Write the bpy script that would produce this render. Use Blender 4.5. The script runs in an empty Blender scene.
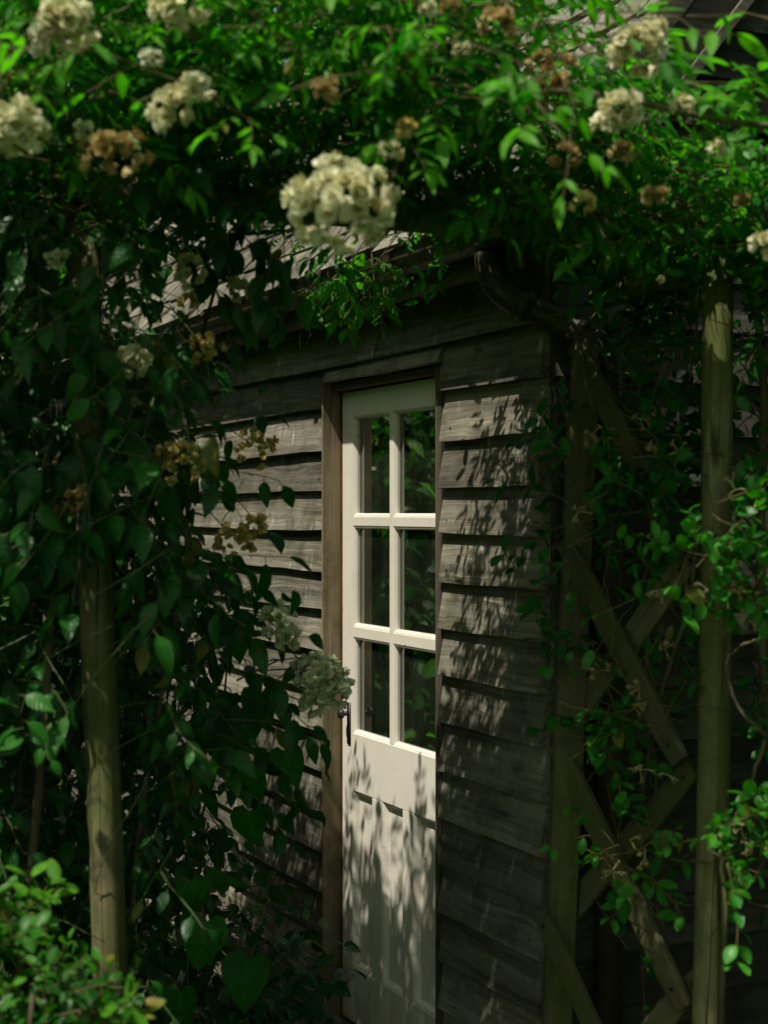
import bpy, bmesh, math, random
import numpy as np
from mathutils import Vector, Matrix

rng = np.random.default_rng(11)
random.seed(5)
R = math.radians
SC = bpy.context.scene
COL = SC.collection

# ------------------------------------------------------------------ camera, sky, sun, exposure
F = 1500.0
EYE = 1.60
cam_d = bpy.data.cameras.new('camera')
cam_d.sensor_fit = 'VERTICAL'; cam_d.sensor_height = 36.0
cam_d.lens = F / 1024 * 36.0
cam_d.clip_start = 0.05; cam_d.clip_end = 500
cam_d.dof.use_dof = True; cam_d.dof.focus_distance = 4.5; cam_d.dof.aperture_fstop = 3.2
cam = bpy.data.objects.new('camera', cam_d); COL.objects.link(cam)
cam.location = (0, 0, EYE); cam.rotation_euler = (R(90), 0, 0)
SC.camera = cam

ALPHA = math.atan(749 / F)
U = Vector((math.sin(ALPHA), -math.cos(ALPHA), 0))        # along the door wall, towards the viewer
N = Vector((-math.cos(ALPHA), -math.sin(ALPHA), 0))       # out of the door wall
PHI = R(17); EL = R(61)
SH = N * math.cos(PHI) + U * math.sin(PHI)
SUN = Vector((SH.x * math.cos(EL), SH.y * math.cos(EL), math.sin(EL)))

w = bpy.data.worlds.new('World'); SC.world = w; w.use_nodes = True
nt = w.node_tree; nt.nodes.clear()
sky = nt.nodes.new('ShaderNodeTexSky'); sky.sky_type = 'NISHITA'; sky.sun_disc = False
sky.sun_elevation = EL; sky.sun_rotation = math.atan2(SUN.x, SUN.y)
bg = nt.nodes.new('ShaderNodeBackground'); bg.inputs[1].default_value = 0.12
wo = nt.nodes.new('ShaderNodeOutputWorld')
wb = nt.nodes.new('ShaderNodeMix'); wb.data_type = 'RGBA'; wb.blend_type = 'MULTIPLY'; wb.inputs[0].default_value = 1.0
wb.inputs[7].default_value = (1.10, 1.0, 0.62, 1)      # white balance of the picture
nt.links.new(sky.outputs[0], wb.inputs[6]); nt.links.new(wb.outputs[2], bg.inputs[0]); nt.links.new(bg.outputs[0], wo.inputs[0])

sun_d = bpy.data.lights.new('sun', 'SUN'); sun_d.energy = 5.0; sun_d.angle = R(0.53)
sun_d.color = (1.0, 0.945, 0.82)
sun = bpy.data.objects.new('sun', sun_d); COL.objects.link(sun)
sun.rotation_euler = SUN.to_track_quat('Z', 'Y').to_euler()

SC.view_settings.view_transform = 'Standard'; SC.view_settings.look = 'None'
SC.view_settings.exposure = 0.12; SC.view_settings.gamma = 1.0
SC.view_settings.use_curve_mapping = False
SC.cycles.max_bounces = 8; SC.cycles.transparent_max_bounces = 12
SC.cycles.caustics_reflective = False; SC.cycles.caustics_refractive = False

# ------------------------------------------------------------------ helpers
def P(px, py, Y):
    """world point seen at pixel (px, py) standing Y metres in front of the viewer"""
    return Vector(((px - 384) / F * Y, Y, EYE - (py - 512) / F * Y))

def ground_h(x, y): return -0.12

class MB:
    def __init__(s): s.v = []; s.f = []; s.r = []
    def face(s, pts, r):
        i = len(s.v); s.v.extend([tuple(p) for p in pts]); s.f.append(tuple(range(i, i + len(pts)))); s.r.append(r)
    def hexa(s, c, r=None):
        """c: 8 points, bottom ring 0-3 (ccw from above), top ring 4-7"""
        if r is None: r = random.random()
        i = len(s.v); s.v.extend([tuple(p) for p in c])
        for q in ((3, 2, 1, 0), (4, 5, 6, 7), (0, 1, 5, 4), (1, 2, 6, 5), (2, 3, 7, 6), (3, 0, 4, 7)):
            s.f.append(tuple(i + k for k in q)); s.r.append(r)
    def box(s, x0, x1, y0, y1, z0, z1, r=None):
        s.hexa([(x0, y0, z0), (x1, y0, z0), (x1, y1, z0), (x0, y1, z0), (x0, y0, z1), (x1, y0, z1), (x1, y1, z1), (x0, y1, z1)], r)
    def tube(s, pts, rad, n=8, r=None, cap=True, jit=0.0):
        if r is None: r = random.random()
        pts = [Vector(p) for p in pts]; base = len(s.v)
        rad = [rad] * len(pts) if not hasattr(rad, '__len__') else rad
        prev = None
        for k, p in enumerate(pts):
            d = (pts[min(k + 1, len(pts) - 1)] - pts[max(k - 1, 0)]).normalized()
            if prev is None:
                a = d.orthogonal().normalized()
            else:
                a = (prev - d * prev.dot(d))
                a = a.normalized() if a.length > 1e-6 else d.orthogonal().normalized()
            prev = a; b = d.cross(a)
            for j in range(n):
                t = 2 * math.pi * j / n
                rr = rad[k] * (1 + jit * random.uniform(-1, 1))
                s.v.append(tuple(p + (a * math.cos(t) + b * math.sin(t)) * rr))
        for k in range(len(pts) - 1):
            for j in range(n):
                q = base + k * n; j2 = (j + 1) % n
                s.f.append((q + j, q + j2, q + n + j2, q + n + j)); s.r.append(r)
        if cap:
            s.f.append(tuple(base + j for j in reversed(range(n)))); s.r.append(r)
            e = base + (len(pts) - 1) * n
            s.f.append(tuple(e + j for j in range(n))); s.r.append(r)
    def build(s, name, mat, parent=None, smooth=False, bevel=0.0):
        me = bpy.data.meshes.new(name); me.from_pydata(s.v, [], s.f)
        at = me.attributes.new('rnd', 'FLOAT', 'FACE'); at.data.foreach_set('value', s.r)
        if bevel > 0:
            bm = bmesh.new(); bm.from_mesh(me)
            bmesh.ops.remove_doubles(bm, verts=bm.verts, dist=1e-6) if False else None
            ed = [e for e in bm.edges if len(e.link_faces) == 2 and e.calc_face_angle(0) > 0.6]
            bmesh.ops.bevel(bm, geom=ed, offset=bevel, segments=2, affect='EDGES', profile=0.5)
            bm.to_mesh(me); bm.free()
        me.materials.append(mat)
        if smooth: me.polygons.foreach_set('use_smooth', [True] * len(me.polygons))
        me.update()
        o = bpy.data.objects.new(name, me); COL.objects.link(o)
        if parent: o.parent = parent
        return o

def tag(o, label=None, cat=None, group=None, kind=None):
    if label: o['label'] = label
    if cat: o['category'] = cat
    if group: o['group'] = group
    if kind: o['kind'] = kind
    return o
def empty(name, loc, rz=0.0, label=None, cat=None, group=None):
    o = bpy.data.objects.new(name, None); COL.objects.link(o); o.empty_display_size = 0.1
    o.location = loc; o.rotation_euler = (0, 0, rz)
    return tag(o, label, cat, group)

# ------------------------------------------------------------------ materials
class NT:
    def __init__(s, name):
        s.m = bpy.data.materials.new(name); s.m.use_nodes = True; s.t = s.m.node_tree; s.t.nodes.clear()
        s.out = s.n('ShaderNodeOutputMaterial')
    def n(s, typ, **kw):
        nd = s.t.nodes.new(typ)
        for k, v in kw.items(): setattr(nd, k, v)
        return nd
    def l(s, a, b): s.t.links.new(a, b)
    def val(s, inp, v):
        if hasattr(v, 'links'): s.l(v, inp)
        else: inp.default_value = v
    def attr(s, name):
        return s.n('ShaderNodeAttribute', attribute_name=name).outputs['Fac']
    def math(s, op, a, b=0.0, c=None):
        m = s.n('ShaderNodeMath', operation=op); s.val(m.inputs[0], a); s.val(m.inputs[1], b)
        if c is not None: s.val(m.inputs[2], c)
        return m.outputs[0]
    def mix(s, fac, a, b, blend='MIX'):
        m = s.n('ShaderNodeMix', data_type='RGBA', blend_type=blend)
        s.val(m.inputs[0], fac); s.val(m.inputs[6], a); s.val(m.inputs[7], b)
        return m.outputs[2]
    def ramp(s, fac, stops):
        r = s.n('ShaderNodeValToRGB'); e = r.color_ramp.elements
        while len(e) < len(stops): e.new(0.5)
        for k, (p, c) in enumerate(stops):
            e[k].position = p; e[k].color = c if len(c) == 4 else (*c, 1)
        s.val(r.inputs[0], fac); return r.outputs[0]
    def coord(s, scale=(1, 1, 1), off=None, rot=(0, 0, 0)):
        tc = s.n('ShaderNodeTexCoord'); mp = s.n('ShaderNodeMapping')
        mp.inputs['Scale'].default_value = scale; mp.inputs['Rotation'].default_value = rot
        v = tc.outputs['Object']
        if off is not None:
            va = s.n('ShaderNodeVectorMath', operation='ADD'); s.l(v, va.inputs[0])
            cx = s.n('ShaderNodeCombineXYZ')
            for k in range(3): s.val(cx.inputs[k], off)
            s.l(cx.outputs[0], va.inputs[1]); v = va.outputs[0]
        s.l(v, mp.inputs[0]); return mp.outputs[0]
    def noise(s, vec, scale=1, detail=4, rough=0.6, dist=0.0):
        t = s.n('ShaderNodeTexNoise'); s.l(vec, t.inputs['Vector'])
        t.inputs['Scale'].default_value = scale; t.inputs['Detail'].default_value = detail
        t.inputs['Roughness'].default_value = rough; t.inputs['Distortion'].default_value = dist
        return t.outputs['Fac']
    def bump(s, h, strength=0.4, dist=0.01, normal=None):
        b = s.n('ShaderNodeBump'); b.inputs['Strength'].default_value = strength; b.inputs['Distance'].default_value = dist
        s.l(h, b.inputs['Height'])
        if normal is not None: s.l(normal, b.inputs['Normal'])
        return b.outputs[0]
    def princ(s, col, rough=0.6, spec=0.4, normal=None, **kw):
        p = s.n('ShaderNodeBsdfPrincipled'); s.val(p.inputs['Base Color'], col if hasattr(col, 'links') else (*col, 1) if len(col) == 3 else col)
        s.val(p.inputs['Roughness'], rough); s.val(p.inputs['Specular IOR Level'], spec)
        if normal is not None: s.l(normal, p.inputs['Normal'])
        for k, v in kw.items(): s.val(p.inputs[k.replace('_', ' ')], v)
        return p.outputs[0]
    def done(s, sh): s.l(sh, s.out.inputs[0]); return s.m

def wood(name, axis, dark, mid, pale, moss=None, moss_amt=0.0, streaks=0.0, bump=0.5, grain=90, spec=0.25, cracks=False):
    """weathered timber; grain runs along the given axis"""
    g = NT(name); rnd = g.attr('rnd'); off = g.math('MULTIPLY', rnd, 37.0)
    sc = [grain, grain, grain]; sc[axis] = 1.6
    v = g.coord(tuple(sc), off)
    warp = g.noise(g.coord((3.0, 3.0, 3.0), off), 1.2, 2)
    va = g.n('ShaderNodeVectorMath', operation='MULTIPLY_ADD')
    cx = g.n('ShaderNodeCombineXYZ')
    for k in range(3): g.val(cx.inputs[k], warp)
    g.l(cx.outputs[0], va.inputs[0]); va.inputs[1].default_value = tuple(0 if k == axis else 2.4 for k in range(3)); g.l(v, va.inputs[2])
    n1 = g.noise(va.outputs[0], 1.0, 5, 0.65)
    sc2 = [14, 14, 14]; sc2[axis] = 1.1
    n2 = g.noise(g.coord(tuple(sc2), off), 1.0, 4, 0.6)
    n3 = g.noise(g.coord((7, 7, 7), off), 1.0, 5, 0.7)
    col = g.ramp(n1, [(0.30, dark), (0.52, mid), (0.75, pale)])
    col = g.mix(g.ramp(n2, [(0.38, (0, 0, 0)), (0.68, (1, 1, 1))]), col, g.mix(0.6, col, (*pale, 1)))
    bri = g.math('MULTIPLY_ADD', rnd, 0.75, 0.58)
    hs = g.n('ShaderNodeHueSaturation'); g.l(col, hs.inputs['Color']); g.l(bri, hs.inputs['Value']); col = hs.outputs[0]
    stain = g.ramp(n3, [(0.36, (0.45, 0.45, 0.45)), (0.55, (1, 1, 1))])
    col = g.mix(0.8, col, g.mix(1.0, col, stain, 'MULTIPLY'))
    if streaks > 0:
        k = [0, 1, 2]; sv = g.coord((34, 34, 9.0), off, (R(0), R(-22), 0)) if axis == 0 else g.coord((34, 34, 9), off, (R(22), 0, 0))
        sn = g.noise(sv, 1.0, 2, 0.45)
        sm = g.math('MULTIPLY', g.ramp(sn, [(0.60, (0, 0, 0)), (0.76, (1, 1, 1))]), g.ramp(g.noise(g.coord((5, 5, 5), off), 1.0, 2, .5), [(0.50, (0, 0, 0)), (0.60, (1, 1, 1))]))
        fine = g.math('MULTIPLY', sm, g.ramp(n1, [(0.35, (0.3,) * 3), (0.6, (1,) * 3)]))
        col = g.mix(g.math('MULTIPLY', fine, streaks), col, (0.62, 0.60, 0.55, 1))
        vo = g.n('ShaderNodeTexVoronoi'); vo.inputs['Scale'].default_value = 1.0
        s3 = [9, 9, 9]; s3[axis] = 3.2
        g.l(g.coord(tuple(s3), off), vo.inputs['Vector'])
        kn = g.ramp(vo.outputs['Distance'], [(0.05, (1,) * 3), (0.12, (0,) * 3)])
        col = g.mix(g.math('MULTIPLY', kn, 0.75), col, (0.03, 0.024, 0.018, 1))
    if cracks:
        s4 = [24, 24, 24]; s4[axis] = 0.55
        cn = g.noise(g.coord(tuple(s4), off), 1.0, 2, 0.5)
        ck = g.ramp(g.math('ABSOLUTE', g.math('SUBTRACT', cn, 0.5)), [(0.006, (1,) * 3), (0.022, (0,) * 3)])
        col = g.mix(g.math('MULTIPLY', ck, 0.85), col, (0.012, 0.010, 0.007, 1))
    if moss is not None:
        mn = g.noise(g.coord((5, 5, 3), off), 1.0, 5, 0.65)
        mm = g.ramp(mn, [(0.62 - 0.3 * moss_amt, (0, 0, 0)), (0.85 - 0.3 * moss_amt, (1, 1, 1))])
        col = g.mix(g.math('MULTIPLY', mm, 0.85), col, (*moss, 1))
    h = g.math('MULTIPLY_ADD', n3, 0.35, n1)
    return g.done(g.princ(col, 0.82, spec, g.bump(h, bump, 0.004)))

def leaf_mat(name, c0, c1, c2, trans=0.35, rough=0.38, spec=0.45, vein=1.25, tsat=1.6):
    g = NT(name); var = g.attr('var'); mid = g.attr('mid')
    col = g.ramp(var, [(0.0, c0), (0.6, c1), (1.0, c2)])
    nz = g.noise(g.coord((60, 60, 60)), 1.0, 3, 0.6)
    col = g.mix(1.0, col, g.ramp(nz, [(0.3, (0.72,) * 3), (0.7, (1.15,) * 3)]), 'MULTIPLY')
    lx = g.attr('lx'); old = g.attr('old')
    vf = g.math('FRACT', g.math('MULTIPLY', g.math('SUBTRACT', lx, g.math('MULTIPLY', mid, .22)), 6.5))
    vv = g.math('ABSOLUTE', g.math('SUBTRACT', vf, .5))
    col = g.mix(1.0, col, g.ramp(vv, [(0.0, (1.22, 1.2, 1.1)), (0.10, (1, 1, 1))]), 'MULTIPLY')
    col = g.mix(g.ramp(old, [(0.972, (0, 0, 0)), (0.985, (0.8,) * 3)]), col, g.ramp(nz, [(0.3, (0.17, 0.17, 0.02)), (0.7, (0.15, 0.10, 0.02))]))
    sp = g.noise(g.coord((38, 38, 38)), 1.0, 2, 0.5)
    col = g.mix(g.ramp(sp, [(0.70, (0, 0, 0)), (0.73, (0.8,) * 3)]), col, (0.10, 0.065, 0.02, 1))
    vm = g.ramp(mid, [(0.0, (vein, vein, vein * 0.9)), (0.22, (1, 1, 1))])
    col = g.mix(1.0, col, vm, 'MULTIPLY')
    bmp = g.bump(g.math('MULTIPLY_ADD', g.ramp(vv, [(0.0, (0, 0, 0)), (0.2, (1, 1, 1))]), .8, nz), 0.35, 0.003)
    pr = g.princ(col, rough, spec, bmp)
    tr = g.n('ShaderNodeBsdfTranslucent')
    tc = g.mix(1.0, col, (0.85 * tsat, 1.2 * tsat, 0.25 * tsat, 1), 'MULTIPLY'); g.l(tc, tr.inputs[0])
    mx = g.n('ShaderNodeMixShader'); mx.inputs[0].default_value = trans
    g.l(pr, mx.inputs[1]); g.l(tr.outputs[0], mx.inputs[2])
    return g.done(mx.outputs[0])

def petal_mat(name, c0, c1, c2):
    g = NT(name); var = g.attr('var'); mid = g.attr('mid')
    col = g.ramp(var, [(0.0, c0), (0.5, c1), (1.0, c2)])
    col = g.mix(1.0, col, g.ramp(mid, [(0.0, (0.82, 0.8, 0.62)), (0.7, (1, 1, 1))]), 'MULTIPLY')
    pr = g.princ(col, 0.6, 0.2)
    tr = g.n('ShaderNodeBsdfTranslucent'); g.l(col, tr.inputs[0])
    mx = g.n('ShaderNodeMixShader'); mx.inputs[0].default_value = 0.35
    g.l(pr, mx.inputs[1]); g.l(tr.outputs[0], mx.inputs[2])
    return g.done(mx.outputs[0])

M = {}
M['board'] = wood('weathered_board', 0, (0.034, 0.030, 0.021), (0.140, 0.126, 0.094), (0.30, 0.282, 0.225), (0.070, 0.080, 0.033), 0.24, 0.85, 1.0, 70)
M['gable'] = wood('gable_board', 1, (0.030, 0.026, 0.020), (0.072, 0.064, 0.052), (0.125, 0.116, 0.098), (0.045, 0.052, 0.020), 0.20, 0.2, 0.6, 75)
M['frame'] = wood('frame_timber', 2, (0.10, 0.076, 0.046), (0.20, 0.155, 0.098), (0.30, 0.245, 0.165), (0.095, 0.095, 0.03), 0.45, 0, 0.5, 80)
M['bare'] = wood('bare_timber', 2, (0.12, 0.055, 0.02), (0.22, 0.10, 0.038), (0.30, 0.15, 0.06), None, 0, 0, 0.3, 80)
M['head'] = wood('head_timber', 0, (0.075, 0.050, 0.028), (0.145, 0.100, 0.058), (0.22, 0.16, 0.10), None, 0, 0, 0.5, 80)
M['fascia'] = wood('fascia_timber', 0, (0.10, 0.062, 0.028), (0.19, 0.125, 0.058), (0.26, 0.18, 0.09), (0.085, 0.085, 0.03), 0.3, 0, 0.4, 60)
M['shingle'] = wood('roof_shingle', 1, (0.085, 0.080, 0.060), (0.165, 0.155, 0.12), (0.25, 0.24, 0.19), (0.15, 0.12, 0.05), 0.35, 0, 0.5, 40)
M['barge'] = wood('barge_timber', 1, (0.05, 0.042, 0.034), (0.11, 0.092, 0.075), (0.19, 0.165, 0.14), None, 0, 0, 0.5, 70)
M['post'] = wood('post_timber', 2, (0.070, 0.060, 0.028), (0.175, 0.155, 0.075), (0.29, 0.255, 0.14), (0.080, 0.105, 0.022), 0.75, 0, 0.8, 42, 0.25, True)
M['slat'] = wood('slat_timber', 2, (0.050, 0.043, 0.022), (0.112, 0.098, 0.052), (0.19, 0.168, 0.10), (0.065, 0.085, 0.018), 0.75, 0, 0.6, 55)
M['shaded_trim'] = wood('shaded_trim_timber', 2, (0.03, 0.025, 0.018), (0.07, 0.058, 0.040), (0.13, 0.11, 0.078), (0.06, 0.07, 0.02), 0.3, 0, 0.5, 80)  # darker copy of the frame timber, the shade put into its colour
M['bark'] = wood('cane_bark', 2, (0.05, 0.040, 0.022), (0.12, 0.095, 0.055), (0.22, 0.18, 0.11), (0.07, 0.09, 0.025), 0.4, 0, 0.8, 40)

def paint():
    g = NT('cream_paint')
    n = g.noise(g.coord((3, 3, 3)), 1, 4, 0.6)
    col = g.ramp(n, [(0.3, (0.69, 0.645, 0.555)), (0.7, (0.77, 0.735, 0.655))])
    st = g.noise(g.coord((45, 45, 2.2)), 1, 4, 0.6)
    col = g.mix(g.ramp(st, [(0.55, (0, 0, 0)), (0.85, (0.30,) * 3)]), col, (0.36, 0.31, 0.20, 1))
    ch = g.noise(g.coord((26, 26, 46)), 1, 5, 0.72)
    cm = g.ramp(ch, [(0.665, (0, 0, 0)), (0.68, (1, 1, 1))])
    col = g.mix(g.math('MULTIPLY', cm, 0.9), col, (0.19, 0.10, 0.05, 1))
    tcz = g.n('ShaderNodeTexCoord'); sx = g.n('ShaderNodeSeparateXYZ'); g.l(tcz.outputs['Object'], sx.inputs[0])
    low = g.math('MULTIPLY_ADD', sx.outputs[2], -2.2, 0.75)
    splash = g.math('ADD', low, g.math('MULTIPLY', g.math('SUBTRACT', g.noise(g.coord((18, 18, 9)), 1, 5, .7), .5), 1.6))
    col = g.mix(g.math('MULTIPLY', g.ramp(splash, [(0.3, (0, 0, 0)), (0.75, (1, 1, 1))]), 0.45), col, (0.25, 0.22, 0.13, 1))
    dirt = g.noise(g.coord((11, 11, 11)), 1, 5, 0.7)
    col = g.mix(g.ramp(dirt, [(0.55, (0, 0, 0)), (0.8, (0.35,) * 3)]), col, (0.40, 0.36, 0.24, 1))
    gr = g.noise(g.coord((70, 70, 3)), 1, 3, 0.5)
    h = g.math('MULTIPLY_ADD', cm, -0.8, gr)
    return g.done(g.princ(col, 0.42, 0.4, g.bump(h, 0.25, 0.002)))
M['paint'] = paint()
def glass():
    g = NT('window_glass')
    gl = g.n('ShaderNodeBsdfGlossy'); gl.inputs['Roughness'].default_value = 0.015
    n = g.noise(g.coord((7, 7, 5)), 1, 2, 0.5); b = g.bump(n, 0.025, 0.01); g.l(b, gl.inputs['Normal'])
    tr = g.n('ShaderNodeBsdfTransparent'); tr.inputs[0].default_value = (0.66, 0.78, 0.62, 1)
    fr = g.n('ShaderNodeFresnel'); fr.inputs[0].default_value = 1.52
    f2 = g.math('MULTIPLY', fr.outputs[0], 2.9)
    mx = g.n('ShaderNodeMixShader'); g.l(f2, mx.inputs[0]); g.l(tr.outputs[0], mx.inputs[1]); g.l(gl.outputs[0], mx.inputs[2])
    df = g.n('ShaderNodeBsdfDiffuse'); df.inputs[0].default_value = (0.30, 0.40, 0.24, 1)  # thin dust film, its green tint standing in for reflected foliage
    dn = g.noise(g.coord((9, 9, 5)), 1, 5, .65); dm = g.ramp(dn, [(0.40, (0.018,) * 3), (0.75, (0.060,) * 3)])
    m2 = g.n('ShaderNodeMixShader'); g.l(dm, m2.inputs[0]); g.l(mx.outputs[0], m2.inputs[1]); g.l(df.outputs[0], m2.inputs[2])
    return g.done(m2.outputs[0])
M['glass'] = glass()
def plain(name, c, rough=0.5, spec=0.4, nscale=20, namt=0.35, metal=0.0):
    g = NT(name); n = g.noise(g.coord((nscale,) * 3), 1, 5, 0.65)
    col = g.mix(1.0, (*c, 1), g.ramp(n, [(0.3, (1 - namt,) * 3), (0.7, (1 + namt,) * 3)]), 'MULTIPLY')
    return g.done(g.princ(col, rough, spec, g.bump(n, 0.2, 0.003), Metallic=metal))
M['iron'] = plain('black_iron', (0.018, 0.017, 0.016), 0.45, 0.5)
M['pipe'] = plain('brown_plastic', (0.052, 0.034, 0.022), 0.5, 0.5, 9, 0.25)
M['room'] = plain('dark_room', (0.05, 0.045, 0.035), 0.9, 0.1)
M['wire'] = plain('tie_wire', (0.14, 0.12, 0.07), 0.5, 0.4)
def soil():
    g = NT('garden_soil'); n = g.noise(g.coord((9, 9, 9)), 1, 8, 0.75); n2 = g.noise(g.coord((1.3,) * 3), 1, 4, 0.6)
    col = g.ramp(n, [(0.3, (0.018, 0.014, 0.010)), (0.6, (0.055, 0.042, 0.028)), (0.8, (0.11, 0.085, 0.055))])
    col = g.mix(g.ramp(n2, [(0.45, (0, 0, 0)), (0.65, (0.8,) * 3)]), col, (0.030, 0.055, 0.013, 1))
    dist = g.n('ShaderNodeVectorMath', operation='DISTANCE'); tc = g.n('ShaderNodeTexCoord'); g.l(tc.outputs['Object'], dist.inputs[0]); dist.inputs[1].default_value = (-0.4, 4.0, 0)
    lawn = g.ramp(g.math('MULTIPLY_ADD', n2, 1.2, g.math('MULTIPLY', dist.outputs['Value'], .25)), [(0.95, (0, 0, 0)), (1.15, (1, 1, 1))])
    col = g.mix(lawn, col, g.ramp(n, [(0.3, (0.018, 0.050, 0.008)), (0.7, (0.045, 0.10, 0.016))]))
    return g.done(g.princ(col, 0.95, 0.15, g.bump(n, 1.0, 0.03)))
M['soil'] = soil()

M['rose_leaf'] = leaf_mat('rose_leaf', (0.008, 0.068, 0.005), (0.022, 0.155, 0.008), (0.105, 0.35, 0.016), 0.50, 0.42, 0.25)
M['big_leaf'] = leaf_mat('broad_leaf', (0.006, 0.054, 0.007), (0.012, 0.094, 0.010), (0.030, 0.150, 0.014), 0.30, 0.36, 0.3)
M['heart_leaf'] = leaf_mat('heart_leaf', (0.008, 0.075, 0.006), (0.015, 0.125, 0.008), (0.030, 0.19, 0.014), 0.34, 0.45, 0.22)
M['honey_leaf'] = leaf_mat('honeysuckle_leaf', (0.007, 0.068, 0.009), (0.017, 0.145, 0.014), (0.060, 0.29, 0.022), 0.32, 0.36, 0.35)
M['bush_leaf'] = leaf_mat('bush_leaf', (0.011, 0.072, 0.006), (0.030, 0.145, 0.010), (0.085, 0.25, 0.020), 0.30, 0.38, 0.35)
M['dry_leaf'] = leaf_mat('tinted_leaf', (0.16, 0.20, 0.03), (0.20, 0.20, 0.03), (0.24, 0.14, 0.03), 0.35, 0.45, 0.4)
M['hedge_leaf'] = leaf_mat('hedge_leaf', (0.012, 0.065, 0.008), (0.028, 0.125, 0.012), (0.060, 0.20, 0.018), 0.38, 0.42, 0.3)
M['low_leaf'] = leaf_mat('low_leaf', (0.020, 0.030, 0.014), (0.045, 0.060, 0.030), (0.10, 0.12, 0.07), 0.2, 0.6, 0.3)
M['stem'] = plain('green_stem', (0.060, 0.085, 0.025), 0.5, 0.4)
M['twig'] = plain('brown_twig', (0.11, 0.085, 0.035), 0.6, 0.3)
M['white_petal'] = petal_mat('cream_petal', (0.58, 0.49, 0.20), (0.83, 0.81, 0.55), (0.90, 0.89, 0.74))
M['green_petal'] = petal_mat('greenish_petal', (0.48, 0.48, 0.26), (0.70, 0.74, 0.54), (0.84, 0.86, 0.72))
M['yellow_petal'] = petal_mat('faded_petal', (0.40, 0.29, 0.07), (0.66, 0.53, 0.18), (0.80, 0.72, 0.38))
M['brown_petal'] = petal_mat('withered_petal', (0.22, 0.130, 0.035), (0.44, 0.31, 0.115), (0.62, 0.50, 0.26))
M['honey_flower'] = petal_mat('honeysuckle_flower', (0.52, 0.34, 0.16), (0.56, 0.48, 0.20), (0.66, 0.63, 0.42))
M['purple_petal'] = petal_mat('purple_petal', (0.18, 0.07, 0.25), (0.3, 0.13, 0.38), (0.42, 0.25, 0.5))

# ------------------------------------------------------------------ ground
def make_ground():
    mb = MB(); n = 60; L = 60.0
    xs = [(-1 + 2 * i / n) for i in range(n + 1)]
    xs = [math.copysign(abs(t) ** 2.2, t) * L for t in xs]
    for j in range(n):
        for i in range(n):
            pass
    vs = []
    for y in xs:
        for x in xs:
            d = math.hypot(x, y - 4)
            z = -0.13 + 0.02 * math.sin(x * 5.1) * math.cos(y * 4.3) * (1 if d < 6 else 0.5)
            vs.append((x, y + 4, z))
    mb.v = vs
    for j in range(n):
        for i in range(n):
            a = j * (n + 1) + i; mb.f.append((a, a + 1, a + n + 2, a + n + 1)); mb.r.append(0.5)
    return tag(mb.build('ground', M['soil'], None, True), kind='structure')
make_ground()

# ------------------------------------------------------------------ shed
# local frame: x along the door wall towards the viewer, y into the shed, z up; origin: foot of the door's far edge
P0 = Vector((-0.1336, 4.77, 0))
SHED = empty('garden_shed', P0, math.atan2(U.y, U.x), 'weathered timber shed with lapped grey boards and a half glazed cream door', 'shed')
S_FAR, S_END, DEPTH = -3.3, 1.265, 2.6
COURSE = [2.185, 2.055, 1.926, 1.79, 1.665, 1.54, 1.41, 1.285, 1.16, 1.03, 0.90, 0.77, 0.645, 0.515, 0.385, 0.255, 0.125, -0.01, -0.15]

def lap_board(mb, a, b, z0, z1, axis=0, fixed=0.0, sgn=-1, seg=0.16):
    """one feather-edged board from a to b; foot at z0 stands proud, head tucks under the next one"""
    r = random.random(); n = max(1, int((b - a) / seg)); ph = random.uniform(0, 6)
    tilt = random.uniform(-0.003, 0.003); prev = None
    cup = random.uniform(0.0, 0.004)
    for k in range(n + 1):
        t = a + (b - a) * k / n
        wob = 0.0022 * math.sin(t * 5.3 + ph) + 0.0014 * math.sin(t * 17 + 2 * ph) + tilt * (t - a)
        wy = 0.0020 * math.sin(t * 4.1 + ph * 1.7) + cup
        foot, head, back = 0.030 + wy, 0.006, -0.004
        prof = [(foot - 0.0, z0 + wob + 0.0015), (foot - 0.0015, z0 + wob), (back + 0.010, z0 + wob), (back, z0 + wob + 0.002),
                (back, z1 + 0.02), (head, z1 + 0.02)]
        ring = []
        for (o, z) in prof:
            q = fixed + sgn * o
            ring.append((t, q, z) if axis == 0 else (q, t, z))
        i = len(mb.v); mb.v.extend(ring); m = len(ring)
        if prev is not None:
            for j in range(m):
                j2 = (j + 1) % m
                f = (prev + j, i + j, i + j2, prev + j2)
                mb.f.append(f if (axis == 0) == (sgn < 0) else f[::-1]); mb.r.append(r)
        else:
            mb.f.append(tuple(i + j for j in range(m))); mb.r.append(r)
        prev = i
    mb.f.append(tuple(prev + j for j in reversed(range(m)))); mb.r.append(r)

WY = -0.032          # plane the boards are nailed to
def nail(mb, x, y, z):
    mb.tube([(x, y, z), (x, y - 0.0022, z)], 0.0032, 6)

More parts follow.
